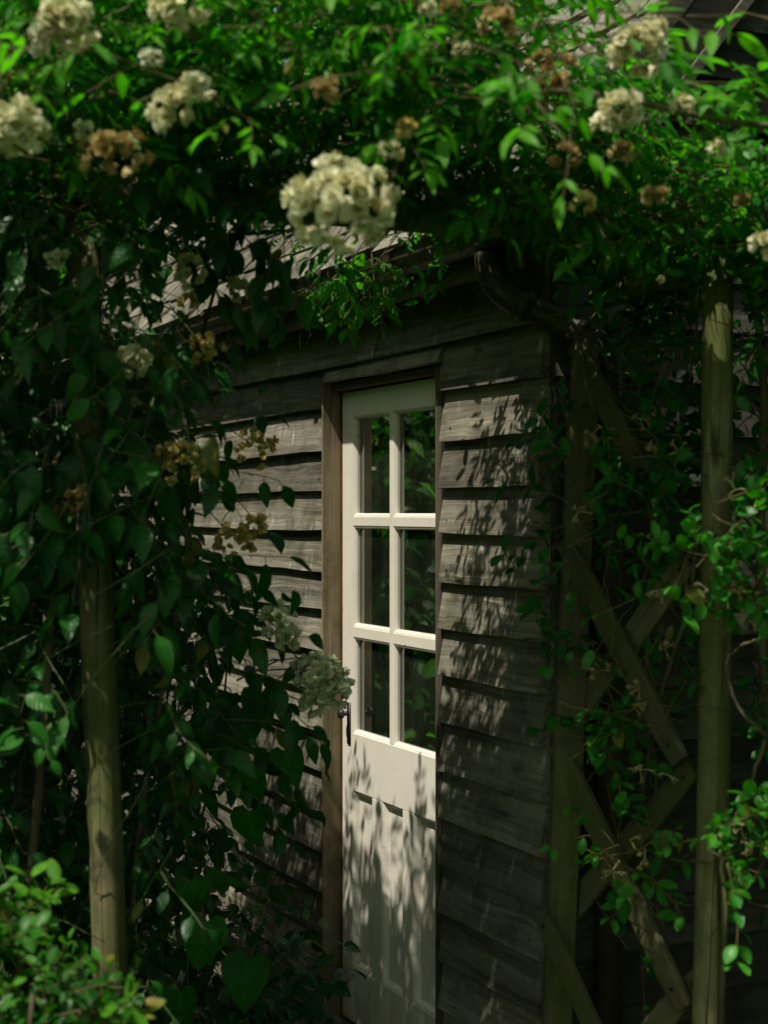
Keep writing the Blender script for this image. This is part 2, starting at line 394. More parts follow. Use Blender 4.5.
wall = MB(); nails = MB()
for k in range(len(COURSE) - 1):
    z1, z0 = COURSE[k], COURSE[k + 1]
    if z0 > 2.05:
        spans = [(S_FAR, -0.9), (-0.897, 0.36), (0.363, S_END - 0.002)]
    elif z0 > 1.92:
        spans = [(S_FAR, -1.4), (-1.397, -0.014), (0.7495, S_END - 0.002)]
        lap_board(wall, -0.012, 0.748, 2.008, z1, 0, WY)
    else:
        br = random.choice([-1.2, -1.9, -2.3])
        spans = [(S_FAR, br), (br + 0.003, -0.006 - random.uniform(0, 0.005)), (0.7490 + random.uniform(0, 0.004), S_END - random.uniform(0.0, 0.012))]
    for a, b in spans:
        lap_board(wall, a, b, z0, z1, 0, WY)
        for x in (a + 0.045, b - 0.05):
            if -1.6 < x < 1.3: nail(nails, x + random.uniform(-0.012, 0.012), WY - 0.0235, z0 + 0.035 + random.uniform(-0.006, 0.006))
nb = len(wall.f)
for f in nails.f: wall.f.append(tuple(i + len(wall.v) for i in f)); wall.r.append(.5)
wall.v += nails.v
wo_ = wall.build('wall', M['board'], SHED, False); wo_.data.materials.append(M['iron'])
for p_ in wo_.data.polygons[nb:]: p_.material_index = 1

# gable end, boards facing along +x
gw = MB(); tanp = math.tan(R(50)); EAVE_Y, EAVE_Z = -0.200, 2.30
def roof_z(y): return EAVE_Z + tanp * (min(y, DEPTH - y) - EAVE_Y)
zt = 2.185
courses2 = list(reversed([2.055 + 0.13 * k for k in range(1, 14)])) + COURSE[1:]
for k in range(len(courses2) - 1):
    z1, z0 = courses2[k], courses2[k + 1]
    a, b = WY, DEPTH
    if z1 > 2.35:
        ins = EAVE_Y + (z1 - EAVE_Z) / tanp + 0.10
        a, b = max(a, ins), min(b, DEPTH - ins)
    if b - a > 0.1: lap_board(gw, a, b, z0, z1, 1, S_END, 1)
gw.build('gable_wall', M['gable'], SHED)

# shell behind the boards: inner lining, far end and back
sh = MB()
sh.box(S_FAR, -0.03, -0.027, -0.005, -0.15, 2.20)
sh.box(0.745, S_END - 0.006, -0.027, -0.005, -0.15, 2.20)
sh.box(-0.03, 0.745, -0.027, -0.005, 2.032, 2.20)
sh.box(S_END - 0.04, S_END - 0.006, -0.005, DEPTH, -0.15, 2.20)
sh.box(S_FAR, S_FAR + 0.03, -0.005, DEPTH, -0.15, 2.20)
sh.box(S_FAR + 0.03, S_END - 0.04, DEPTH - 0.04, DEPTH, -0.15, 2.20)
sh.box(S_FAR + 0.03, S_END - 0.04, 0.0, DEPTH - 0.04, -0.14, -0.04)
sh.box(S_FAR + 0.03, S_END - 0.04, 0.0, DEPTH - 0.04, 2.15, 2.19)
# gable triangle backing (a solid prism)
ins = 0.08
for (x0, x1) in ((S_END - 0.04, S_END - 0.006), (S_FAR, S_FAR + 0.03)):
    yb0, yb1 = -0.005, DEPTH; ap = DEPTH / 2
    zz = roof_z(ap) - 0.20
    i = len(sh.v)
    sh.v += [(x0, yb0, 2.201), (x0, yb1, 2.201), (x0, ap, zz), (x1, yb0, 2.201), (x1, yb1, 2.201), (x1, ap, zz)]
    for f in ((0, 2, 1), (3, 4, 5), (0, 1, 4, 3), (1, 2, 5, 4), (2, 0, 3, 5)):
        sh.f.append(tuple(i + q for q in f)); sh.r.append(0.5)
sh.build('lining', M['room'], SHED)

# roof: battened slopes clad in split shingles
rf = MB(); CP, SP = math.cos(R(50)), math.sin(R(50))
slope_len = (DEPTH / 2 - EAVE_Y) / CP
V_END = S_END + 0.085
for side in (0, 1):
    def pt(x, t, h):
        y = EAVE_Y + t * CP - h * SP; z = EAVE_Z + t * SP + h * CP
        return (x, y if side == 0 else DEPTH - y, z)
    a = [pt(S_FAR - 0.1, 0.01, -0.03), pt(V_END - 0.03, 0.01, -0.03), pt(V_END - 0.03, slope_len, -0.03), pt(S_FAR - 0.1, slope_len, -0.03),
         pt(S_FAR - 0.1, 0.01, 0.0), pt(V_END - 0.03, 0.01, 0.0), pt(V_END - 0.03, slope_len, 0.0), pt(S_FAR - 0.1, slope_len, 0.0)]
    rf.hexa(a, 0.2)
    t = -0.02; row = 0
    while t < slope_len - 0.03:
        x = S_FAR - 0.1 - random.uniform(0, 0.15)
        while x < V_END - 0.012:
            wd = random.uniform(0.13, 0.26); x1 = min(x + wd, V_END - 0.008)
            if V_END - x1 < 0.05: x1 = V_END - 0.008
            j = random.uniform(-0.012, 0.012); hh = random.uniform(0.022, 0.032); tw = random.uniform(-0.004, 0.004)
            L = min(0.30, slope_len - t + 0.02)
            g = 0.003
            q = [pt(x + g, t + j, 0.004 + hh * .35), pt(x1 - g, t + j, 0.004 + hh * .35 + tw), pt(x1 - g, t + L, 0.002), pt(x + g, t + L, 0.002),
                 pt(x + g, t + j, hh), pt(x1 - g, t + j, hh + tw), pt(x1 - g, t + L, 0.009), pt(x + g, t + L, 0.009)]
            rf.hexa(q); x = x1 + 0.001
        t += 0.175; row += 1
rf.build('roof', M['shingle'], SHED)

# fascia, soffit board, bargeboards
fb = MB()
fb.box(S_FAR, V_END - 0.045, -0.155, -0.128, 2.178, 2.315)
fb.build('fascia', M['fascia'], SHED, False, 0.003)
sf = MB(); sf.box(S_FAR, S_END - 0.01, -0.127, -0.064, 2.196, 2.215); sf.build('soffit', M['fascia'], SHED)
for side in (0, 1):
    bb = MB()
    def pb(x, t, h):
        y = EAVE_Y + t * CP - h * SP; z = EAVE_Z + t * SP + h * CP
        return (x, y if side == 0 else DEPTH - y, z)
    def plank(x0, x1, h0, h1):
        bb.hexa([pb(x0, -0.0, h0), pb(x1, -0.0, h0), pb(x1, slope_len, h0), pb(x0, slope_len, h0),
                 pb(x0, -0.0, h1), pb(x1, -0.0, h1), pb(x1, slope_len, h1), pb(x0, slope_len, h1)])
    plank(V_END - 0.028, V_END - 0.002, -0.165, -0.002)
    plank(V_END + 0.0, V_END + 0.016, -0.040, 0.030)
    plank(V_END + 0.0, V_END + 0.014, -0.168, -0.140)
    bb.build('bargeboard', M['barge'], SHED, False, 0.002)

# gutter with brackets, and the swan-neck downpipe
gt = MB(); gr_, gy, gz = 0.050, -0.188, 2.275
x0, x1 = S_FAR, V_END - 0.03
prev = None
prof = []
for k in range(11):
    a = math.pi * k / 10
    prof.append((gy - gr_ * math.cos(a), gz - gr_ * math.sin(a)))
prof = [(gy - gr_ - 0.006, gz + 0.004)] + prof + [(gy + gr_, gz + 0.004)]
inner = [(gy - (gr_ - 0.004) * math.cos(math.pi * k / 10), gz - (gr_ - 0.004) * math.sin(math.pi * k / 10)) for k in range(10, -1, -1)]
ringp = prof + inner
for xx in (x0, x1):
    i = len(gt.v); gt.v += [(xx, y, z) for y, z in ringp]
m = len(ringp)
for j in range(m):
    gt.f.append((j, m + j, m + (j + 1) % m, (j + 1) % m)); gt.r.append(0.3)
for xx in (x0 + 0.002, x1 - 0.002):
    i = len(gt.v); gt.v += [(xx, y, z) for y, z in prof]; gt.f.append(tuple(range(i, i + len(prof)))); gt.r.append(.3)
gut = gt.build('gutter', M['pipe'], SHED)
for bx in (-2.6, -1.75, -0.9, -0.04, 0.8):
    b = MB()
    pts = [(bx, gy - (gr_ + 0.004) * math.cos(math.pi * k / 10), gz - (gr_ + 0.004) * math.sin(math.pi * k / 10)) for k in range(11)]
    for k in range(10):
        (xa, ya, za), (xb, yb, zb) = pts[k], pts[k + 1]
        ca, sa = math.cos(math.pi * k / 10), math.sin(math.pi * k / 10); cb, sb = math.cos(math.pi * (k + 1) / 10), math.sin(math.pi * (k + 1) / 10)
        o = 0.006
        b.hexa([(bx - .015, ya - o * ca, za - o * sa), (bx + .015, ya - o * ca, za - o * sa), (bx + .015, yb - o * cb, zb - o * sb), (bx - .015, yb - o * cb, zb - o * sb),
                (bx - .015, ya, za), (bx + .015, ya, za), (bx + .015, yb, zb), (bx - .015, yb, zb)], 0.3)
    b.box(bx - .015, bx + .015, gy + gr_ + 0.004, -0.1555, gz - 0.05, gz + 0.02, .3) if gy + gr_ + 0.004 < -0.1565 else None
    b.build('bracket', M['pipe'], gut)
Winv = Matrix.Rotation(-math.atan2(U.y, U.x), 4, 'Z') @ Matrix.Translation(-P0)
def loc(v): return Winv @ Vector(v)
dp = MB()
a = Vector((S_END - 0.03, gy, gz - gr_)); e1 = Vector((S_END - 0.03, gy, 2.135)); e2 = Vector((S_END + 0.073, 0.085, 2.0)); e3 = Vector((e2.x, e2.y, -0.10))
def arc(p, q, r_, n=6, rad=0.07):
    d1 = (p - q).normalized(); d2 = (r_ - q).normalized()
    s = q + d1 * rad; t = q + d2 * rad
    return [(s * (1 - k / n) ** 2 + q * 2 * (1 - k / n) * (k / n) + t * (k / n) ** 2) for k in range(n + 1)]
path = [a] + arc(a, e1, e2) + arc(e1, e2, e3) + [e3]
dp.tube(path, 0.034, 16)
down = dp.build('downpipe', M['pipe'], SHED, True)
for q0, q1 in ((path[7], path[7].lerp(path[8], 0.22)), (path[8].lerp(path[7], 0.22), path[8]), (path[1] + Vector((0, 0, 0.02)), path[1] + Vector((0, 0, 0.05)))):
    c = MB(); c.tube([q0, q1], 0.038, 16); c.build('collar', M['pipe'], down, True)

# door frame
fr = MB()
fr.box(-0.0125, -0.0035, -0.066, 0.055, -0.03, 2.0095)
fr.box(-0.045, -0.0126, -0.0265, 0.055, -0.03, 2.03)
fr.build('door_jamb', M['frame'], SHED, False, 0.002)
fr = MB(); fr.box(-0.0034, 0.0, -0.006, 0.05, -0.03, 1.98); fr.build('door_jamb', M['bare'], SHED)
fr = MB()
fr.box(0.694, 0.7205, -0.040, 0.055, -0.03, 2.0)
fr.box(0.7210, 0.7475, -0.050, -0.0, -0.05, 2.007)
fr.build('door_jamb', M['shaded_trim'], SHED, False, 0.002)
hd = MB(); hd.box(-0.0034, 0.694, -0.030, 0.055, 1.983, 2.006); hd.build('door_head', M['head'], SHED, False, 0.002)
hd = MB(); hd.box(-0.003, 0.6935, -0.06, 0.08, -0.06, -0.008); hd.build('door_sill', M['head'], SHED, False, 0.004)

# door
def sloped_ring(mb, r0, r1, y0, y1):
    (a0, b0, c0, d0), (a1, b1, c1, d1) = r0, r1      # x0, x1, z0, z1
    o = [(a0, y0, c0), (b0, y0, c0), (b0, y0, d0), (a0, y0, d0)]; i = [(a1, y1, c1), (b1, y1, c1), (b1, y1, d1), (a1, y1, d1)]
    for k in range(4):
        k2 = (k + 1) % 4; mb.face([o[k], o[k2], i[k2], i[k]], 0.5)
DW, DH = 0.689, 1.978
dr = MB(); ST = 0.080; T = 0.044
XR = DW - 0.066
dr.box(0.003, ST, 0, T, 0.002, DH, .5); dr.box(XR, DW, 0, T, 0.002, DH, .5)
dr.box(ST, XR, 0.0004, T, DH - 0.080, DH - 0.0005, .5)
dr.box(ST, XR, 0.0004, T, 0.728, 0.908, .5)
dr.box(ST, XR, 0.0004, T, 0.003, 0.180, .5)
MX0, MX1 = 0.333, 0.356
dr.box(MX0, MX1, 0.001, T - 0.002, 0.908, DH - 0.080, .5)
rows = [(0.908, 1.208), (1.242, 1.556), (1.586, DH - 0.080)]
for (a0, a1) in ((ST, MX0), (MX1, XR)):
    dr.box(a0, a1, 0.0012, T - 0.002, 1.208, 1.242, .5); dr.box(a0, a1, 0.0012, T - 0.002, 1.556, 1.586, .5)
pw = 0.134; gap = (XR - ST - 3 * pw) / 2
cols = [(ST + k * (pw + gap), ST + k * (pw + gap) + pw) for k in range(3)]
for k in range(2): dr.box(cols[k][1], cols[k + 1][0], 0.0008, T - 0.001, 0.180, 0.728, .5)
door = dr.build('door', M['paint'], SHED, False, 0.0022)
for (a0, a1) in cols:
    p = MB(); r0 = (a0, a1, 0.180, 0.728); r1 = (a0 + .005, a1 - .005, 0.185, 0.723); r2 = (a0 + .014, a1 - .014, 0.194, 0.714)
    sloped_ring(p, r0, r1, 0.0035, 0.0045); sloped_ring(p, r1, r2, 0.0045, 0.0175)
    p.face([(r2[0], .0175, r2[2]), (r2[1], .0175, r2[2]), (r2[1], .0175, r2[3]), (r2[0], .0175, r2[3])], .5)
    p.box(a0, a1, 0.020, 0.030, 0.180, 0.728, .5)
    p.build('panel', M['paint'], door)
for (a0, a1) in ((ST, MX0), (MX1, XR)):
    for (c0, c1) in rows:
        p = MB(); r0 = (a0, a1, c0, c1); r1 = (a0 + .004, a1 - .004, c0 + .004, c1 - .004); r2 = (a0 + .009, a1 - .009, c0 + .010, c1 - .008)
        sloped_ring(p, r0, r1, 0.003, 0.004); sloped_ring(p, r1, r2, 0.004, 0.0125); sloped_ring(p, r2, r2, 0.0125, 0.022)
        p.build('glazing_bead', M['paint'], door)
        q = MB(); q.box(a0, a1, 0.0205, 0.0235, c0, c1, .5); q.build('pane', M['glass'], door)
hn = MB()
hz = 0.955
hx = 0.056
hn.box(hx - 0.011, hx + 0.011, -0.004, 0.0, hz - 0.085, hz + 0.045)
hn.tube([(hx, -0.003, hz + 0.012), (hx, -0.022, hz + 0.012)], 0.008, 10)
hn.tube([(hx, -0.020, hz + 0.012), (hx, -0.024, hz + 0.012), (hx, -0.030, hz + 0.012), (hx, -0.037, hz + 0.012), (hx, -0.040, hz + 0.012)], [0.008, 0.015, 0.0175, 0.014, 0.005], 12)
hn.build('handle', M['iron'], door, True)

# ------------------------------------------------------------------ rustic garden arch
ARCH = empty('garden_arch', (0.0, 3.25, -0.12), 0, 'rustic arch of mossy round poles with crossed lattice slats, overgrown by roses', 'garden arch')
A0 = Vector((0.0, 3.25, -0.12))
def log(name, p, q, r0, r1, n=14, seg=14, jit=0.03, wob=0.006, mat='post'):
    """round pole from p to q, built along its own z axis so the grain follows it"""
    p, q = Vector(p), Vector(q); d = q - p; L = d.length; mb = MB()
    ph = random.uniform(0, 6)
    pts = [(wob * math.sin(ph + 3.0 * k / seg * L), wob * math.cos(ph * 2 + 2.3 * k / seg * L), L * k / seg) for k in range(seg + 1)]
    rad = [(r0 + (r1 - r0) * k / seg) * (1 + random.uniform(-0.02, 0.02)) for k in range(seg + 1)]
    mb.tube(pts, rad, n, None, True, jit * 0.25)
    o = mb.build(name, M[mat], ARCH, True)
    o.location = p - A0; o.rotation_euler = d.to_track_quat('Z', 'Y').to_euler()
    return o
def slat(p, q, wd, th, face, name='lattice_slat', mat='slat'):
    """flat sawn slat from p to q, its broad side towards 'face'"""
    p, q = Vector(p), Vector(q); z = (q - p).normalized(); L = (q - p).length
    y = Vector(face) - z * Vector(face).dot(z); y.normalize(); x = y.cross(z)
    mb = MB(); n = 8; r = random.random()
    ring = []
    for k in range(n + 1):
        t = L * k / n; ww = wd / 2 * (1 + random.uniform(-0.025, 0.025)); 
        if k in (0, n): ww *= 0.8
        ring.append([(-ww, -th / 2, t), (ww, -th / 2, t), (ww, th / 2, t), (-ww, th / 2, t)])
    for k in range(n):
        mb.hexa(ring[k] + ring[k + 1], r)
    bm = MB(); i = 0
    for rg in ring: bm.v += rg
    for k in range(n):
        for j in range(4):
            a = 4 * k; j2 = (j + 1) % 4; bm.f.append((a + j, a + j2, a + 4 + j2, a + 4 + j)); bm.r.append(r)
    bm.f.append((3, 2, 1, 0)); bm.r.append(r); e = 4 * n; bm.f.append((e, e + 1, e + 2, e + 3)); bm.r.append(r)
    o = bm.build(name, M[mat], ARCH, False, 0.003)
    rot = Matrix((x, y, z)).transposed().to_4x4()
    o.matrix_local = Matrix.Translation(p - A0) @ rot
    return o
def to_ground(p_hi, p_lo):
    t = (p_hi.z + 0.2) / (p_hi.z - p_lo.z); return p_hi + (p_lo - p_hi) * t
YL, YR = 3.12, 3.20
pl_hi, pl_lo = P(95, 560, YL), P(108, 985, YL)
top_l = pl_hi + (pl_hi - pl_lo) * ((2.2 - pl_hi.z) / (pl_hi.z - pl_lo.z))
log('post', to_ground(pl_hi, pl_lo), top_l, 0.038, 0.035)
pr_hi, pr_lo = P(720, 262, YR), P(707, 1015, YR)
post_r = log('post', to_ground(pr_hi, pr_lo), pr_hi + Vector((0, 0, 0.02)), 0.036, 0.033)
pc_hi, pc_lo = P(586, 330, 3.53), P(557, 1013, 3.50)
pb_ = slat(to_ground(pc_hi, pc_lo), pc_hi, 0.066, 0.056, (0, -1, 0), 'post', 'slat')
log('post', (-0.98, 4.02, -0.2), (-0.95, 4.0, 2.2), 0.036, 0.033)
# top rails
log('rail', P(60, 190, 3.14), P(780, 236, 3.24), 0.036, 0.032, wob=0.01)
log('rail', P(596, 300, 3.56), P(735, 262, 3.16), 0.030, 0.030)
log('rail', P(60, 205, 3.10), (-1.0, 4.08, 2.24), 0.030, 0.028)
log('rail', P(430, 182, 3.36), P(604, 268, 3.50), 0.030, 0.026)
fc = (P(565, 700, 3.55) - P(705, 700, YR)).cross(Vector((0, 0, 1))).normalized()
if fc.y > 0: fc = -fc
def sl(ax, ay, aY, bx, by, bY, off, wd=0.062):
    wd *= .86
    p_, q_ = P(ax, ay, aY) + fc * (off + .009), P(bx, by, bY) + fc * (off + .009)
    for f_ in (.05, .93):
        b_ = MB(); c_ = p_.lerp(q_, f_) - A0; b_.tube([c_ - fc * .001, c_ + fc * .004], .0045, 8); b_.build('bolt', M['iron'], ARCH)
    return slat(P(ax, ay, aY) + fc * off, P(bx, by, bY) + fc * off, wd, 0.018, fc)
sl(584, 345, 3.56, 655, 480, 3.32, 0.030)
sl(573, 540, 3.54, 690, 760, 3.24, 0.030, 0.066)
sl(566, 742, 3.54, 694, 1006, 3.24, 0.030, 0.066)
sl(560, 915, 3.50, 628, 1062, 3.32, 0.052, 0.058)
sl(692, 560, 3.26, 570, 726, 3.56, 0.008, 0.070)
sl(696, 768, 3.26, 560, 926, 3.56, 0.008, 0.066)
sl(704, 976, 3.24, 600, 1090, 3.46, 0.008, 0.066)
bo = MB(); c = P(566, 934, 3.50) + fc * 0.062 - A0; bo.tube([c, c + fc * 0.008], 0.007, 8); bo.build('bolt', M['iron'], ARCH)
for yy in (705, 860):
    t = MB(); c = P(709 - (yy - 860) * 0.004 + (1 if yy == 860 else 3), yy, YR) - A0
    t.tube([c + Vector((0.0385 * math.cos(a), 0.0385 * math.sin(a), 0.004 * math.sin(2 * a))) for a in [2 * math.pi * k / 20 for k in range(21)]], 0.0016, 5)
    t.build('tie_wire', M['wire'], ARCH, True)

# ------------------------------------------------------------------ foliage
def profile(kind):
    if kind == 'lance':
        t = np.array([0, .12, .3, .5, .72, .9, 1.0]); e = np.array([0.01, .090, .150, .158, .112, .042, 0.0]); return t, t, e
    if kind == 'ovate':
        t = np.array([0, .1, .27, .48, .7, .89, 1.0]); e = np.array([0.01, .16, .27, .285, .20, .075, 0.0]); return t, t, e
    if kind == 'oval':
        t = np.array([0, .1, .3, .52, .75, .92, 1.0]); e = np.array([0.01, .15, .27, .295, .235, .11, 0.02]); return t, t, e
    if kind == 'heart':
        c = np.array([0, .01, .06, .2, .42, .72, 1.0]); ex = np.array([0, -.17, -.13, .1, .38, .72, 1.0]); e = np.array([0, .16, .36, .47, .43, .22, 0.0]); return c, ex, e
    if kind == 'blade':
        t = np.array([0, .2, .4, .6, .8, .92, 1.0]); e = np.array([.02, .03, .034, .032, .024, .012, 0.0]); return t, t, e
def template(kind):
    c, ex, e = profile(kind); n = len(c)
    V = []; mid = []
    for i in range(n):
        for s in (-1, 0, 1):
            V.append((ex[i] if s else c[i], s * e[i], 0)); mid.append(abs(s))
    Fc = []
    for i in range(n - 1):
        for j in range(2):
            a = 3 * i + j; Fc.append((a, a + 1, a + 4, a + 3))
    return np.array(V, float), np.array(mid, float), np.array(Fc, int)
TPL = {k: template(k) for k in ('lance', 'ovate', 'oval', 'heart', 'blade')}

class Leaves:
    def __init__(s): s.p = []; s.d = []; s.n = []; s.L = []; s.v = []
    def clear_heads(s, heads, keep=0.86, sunny=()):
        """no leaf grows in front of the open flower heads, which stand at the tips of the shoots"""
        p = np.array([list(q) for q in s.p]); d = np.array([list(Vector(q).normalized()) for q in s.d]); L = np.array(s.L)
        ok = np.ones(len(p), bool)
        for c, r in heads:
            c = np.array(c); eye = np.array((0, 0, EYE)); ax = c - eye; D = np.linalg.norm(ax); ax = ax / D
            for f in (0.15, 0.5, 0.85):
                q = p + d * (L * f)[:, None] - eye; t = q @ ax
                off = np.linalg.norm(q - t[:, None] * ax, axis=1) * D / t
                ok &= ~((off < r * keep + 0.004) & (t < D + 0.3 * r) & (t > D - 1.2))
        for c, r, *st in sunny:
            c = np.array(c); ax = np.array(SUN)
            q = p + d * (L * .5)[:, None] - c; t = q @ ax
            off = np.linalg.norm(q - t[:, None] * ax, axis=1)
            ok &= ~((off < r * 1.05) & (t > (st[0] if st else -.2 * r)) & (rng.random(len(p)) < .9))
        for nm in ('p', 'd', 'n', 'L', 'v'): setattr(s, nm, [a for a, k in zip(getattr(s, nm), ok) if k])
    def add(s, p, d, n, L, v):
        s.p.append(p); s.d.append(d); s.n.append(n); s.L.append(L); s.v.append(v)
    def build(s, name, mat, kind, parent=None, origin=(0, 0, 0), fold=0.35, curl=0.35, wid=1.0, stems=None, smat=None):
        V, mid, Fc = TPL[kind]
        p = np.array(s.p, float) - np.array(origin, float); d = np.array(s.d, float); n = np.array(s.n, float); L = np.array(s.L, float); var = np.array(s.v, float)
        N_ = len(p)
        d /= np.linalg.norm(d, axis=1)[:, None] + 1e-9
        n = n - d * (n * d).sum(1)[:, None]; n /= np.linalg.norm(n, axis=1)[:, None] + 1e-9
        y = np.cross(n, d)
        cu = curl * rng.uniform(0.2, 1.5, N_)[:, None]; fo = fold * rng.uniform(0.3, 1.4, N_)[:, None]
        tw = rng.uniform(-0.5, 0.5, N_)[:, None]
        ws = wid * rng.uniform(0.82, 1.15, N_)[:, None]
        X = V[None, :, 0]; Y = V[None, :, 1] * ws
        Z = fo * np.abs(Y) - cu * X * X * 0.6 + tw * Y * X + 0.02 * np.sin(X * 14 + var[:, None] * 40) * np.abs(V[None, :, 1] > 0.02)
        XX = X - 0.12 * cu * X * X
        P3 = p[:, None, :] + L[:, None, None] * (XX[..., None] * d[:, None, :] + Y[..., None] * y[:, None, :] + Z[..., None] * n[:, None, :])
        nv = len(V); faces = (Fc[None] + (np.arange(N_) * nv)[:, None, None]).reshape(-1, 4)
        me = bpy.data.meshes.new(name)
        me.vertices.add(N_ * nv); me.vertices.foreach_set('co', P3.reshape(-1))
        nq = len(faces); allv = N_ * nv
        if stems is not None:
            sv = np.array(stems.v, float).reshape(-1, 3) - np.array(origin, float); sf = np.array(stems.f, int).reshape(-1, 4) + allv
            me.vertices.add(len(sv)); me.vertices.foreach_set('co', np.concatenate([P3.reshape(-1), sv.reshape(-1)]))
            faces = np.concatenate([faces, sf]); 
        nf = len(faces); me.loops.add(nf * 4); me.polygons.add(nf)
        me.loops.foreach_set('vertex_index', faces.reshape(-1).astype(np.int32))
        me.polygons.foreach_set('loop_start', (np.arange(nf) * 4).astype(np.int32))
        me.polygons.foreach_set('use_smooth', np.ones(nf, bool))
        me.update(calc_edges=True)
        a = me.attributes.new('var', 'FLOAT', 'POINT'); a.data.foreach_set('value', np.concatenate([np.repeat(var, nv), np.full(len(me.vertices) - allv, .5)]))
        a = me.attributes.new('mid', 'FLOAT', 'POINT'); a.data.foreach_set('value', np.concatenate([np.tile(mid, N_), np.full(len(me.vertices) - allv, 1.0)]))
        nt_ = len(me.vertices) - allv
        a = me.attributes.new('lx', 'FLOAT', 'POINT'); a.data.foreach_set('value', np.concatenate([np.tile(V[:, 0], N_), np.zeros(nt_)]))
        a = me.attributes.new('old', 'FLOAT', 'POINT'); a.data.foreach_set('value', np.concatenate([np.repeat(rng.random(N_), nv), np.zeros(nt_)]))
        me.materials.append(mat)
        if stems is not None:
            me.materials.append(smat); me.polygons.foreach_set('material_index', np.concatenate([np.zeros(nq, np.int32), np.ones(nf - nq, np.int32)]))
        o = bpy.data.objects.new(name, me); COL.objects.link(o)
        if parent: o.parent = parent
        return o

def rv(s=1.0): return Vector(rng.normal(0, s, 3))
def shoot(lv, tw, base, d, length, kind='pinnate', leaf=0.055, step=0.05, droop=0.5, var=None, up=Vector((0, 0, 1)), pairs=3):
    """a leafy shoot: a thin stem carrying leaves along its length"""
    p = Vector(base); d = Vector(d).normalized(); n = max(2, int(length / step)); pts = [p.copy()]
    side = 1 if rng.random() < 0.5 else -1
    v0 = rng.uniform(0.1, 0.75) if var is None else var
    for k in range(n):
        d = (d + Vector((0, 0, -droop * step * 3)) + rv(0.10)).normalized()
        p = p + d * step; pts.append(p.copy())
        s = d.cross(up + rv(0.2));  s = s.normalized() if s.length > 1e-3 else d.orthogonal()
        side = -side; last = k == n - 1
        leaf_tone = min(1.0, max(0.0, v0 + 0.35 * (k / n - 0.4) + rng.normal(0, 0.10)))
        sc = (0.65 + 0.5 * math.sin(math.pi * (0.25 + 0.6 * k / n))) * rng.uniform(0.8, 1.2)
        if kind == 'pinnate':
            rd = (s * side * (0.0 if last else 0.85) + d * 0.6 + Vector((0, 0, -0.12)) + rv(0.15)).normalized()
            rl = leaf * 2.0 * sc; q0 = p.copy(); npair = pairs if rng.random() < 0.6 else pairs - 1
            rn = (up + rv(0.35)).normalized(); rs = rd.cross(rn).normalized()
            rp = [q0]
            for j in range(npair):
                rd = (rd + Vector((0, 0, -0.07))).normalized()
                q0 = q0 + rd * rl / (npair + 0.3); rp.append(q0.copy())
                for sg in (-1, 1):
                    ld = (rs * sg * 0.85 + rd * 0.55 + rv(0.14) + Vector((0, 0, -0.18))).normalized()
                    lv.add(q0, ld, rn + rv(0.28), leaf * sc * rng.uniform(0.75, 1.1), min(1, max(0, leaf_tone + rng.normal(0, 0.05))))
            lv.add(q0 + rd * 0.006, rd + rv(0.08), rn + rv(0.2), leaf * sc * 1.15, leaf_tone)
            if tw is not None: tw.tube(rp, 0.0009, 3, None, False)
        elif kind == 'opposite':
            s2 = s if k % 2 else (s.cross(d)).normalized()
            for sg in (-1, 1):
                ld = (s2 * sg * 0.85 + d * 0.55 + rv(0.15) + Vector((0, 0, -0.05)))
                lv.add(p + s2 * sg * 0.003, ld, up + d * 0.2 + rv(0.35), leaf * sc, leaf_tone)
        else:
            ld = (s * side * 0.8 + d * 0.5 + Vector((0, 0, -0.45)) + rv(0.2)).normalized()
            pet = p + ld * leaf * 0.25
            if tw is not None: tw.tube([p, pet], 0.0011, 3, None, False)
            lv.add(pet, ld + Vector((0, 0, -0.25)), up * 0.8 + Vector((0, -0.55, 0)) + rv(0.35), leaf * sc, leaf_tone)
    if tw is not None: tw.tube(pts, [0.0019 - 0.0011 * k / len(pts) for k in range(len(pts))], 4, None, False)
    return pts

def interp(x, xs, ys): return float(np.interp(x, xs, ys))

# --- rambling rose over the top of the arch
ROSE = empty('rambling_rose', (0, 0, 0), 0, 'rambling rose with fine bright leaves and white flower heads over the arch top', 'climbing plant')
ROSE.location = (1.0, 3.3, -0.12)
RO = tuple(ROSE.location)
lv = Leaves(); tw = MB()
def rear(x): return interp(x, [-2.2, -1.3, -1.15, -0.9, -0.78, -0.62, -0.45, -0.2, 0.1, 0.35, 0.6, 1.2], [4.6, 4.60, 4.50, 4.00, 3.69, 3.49, 3.36, 3.54, 3.52, 3.42, 3.40, 3.5])
def front(x): return interp(x, [-2.2, -0.2, 0.15, 0.35, 1.2], [2.35, 2.40, 2.50, 2.80, 2.85])
def top(x, y):
    t = interp(x, [-2.2, -0.6, 0.2, 0.36, 0.46, 0.65, 1.2], [2.66, 2.64, 2.62, 2.48, 2.32, 2.24, 2.22])
    return t - max(0, y - 3.2) * (0.32 if x > -0.95 else 0.20)
def leafy(x, y, lo, hi, p=1.4):
    z = lo + (hi - lo) * (1 - rng.random() ** p); hgt = (z - lo) / (hi - lo + 1e-6)
    out = Vector((rng.normal(0, 0.8), rng.normal(-0.25, 0.7), rng.normal(0.22, 0.4)))
    if hgt < 0.35: out.z = abs(out.z) * 0.6
    shoot(lv, tw, (x, y, z), out, rng.uniform(0.12, 0.26), 'pinnate', rng.uniform(0.034, 0.054), 0.046, 0.25 + 0.3 * hgt, var=rng.uniform(0.12, 0.50) + 0.60 * hgt)  # leaf colour lightens with height, sunlight put into the upper leaves' tone
cnt = 0
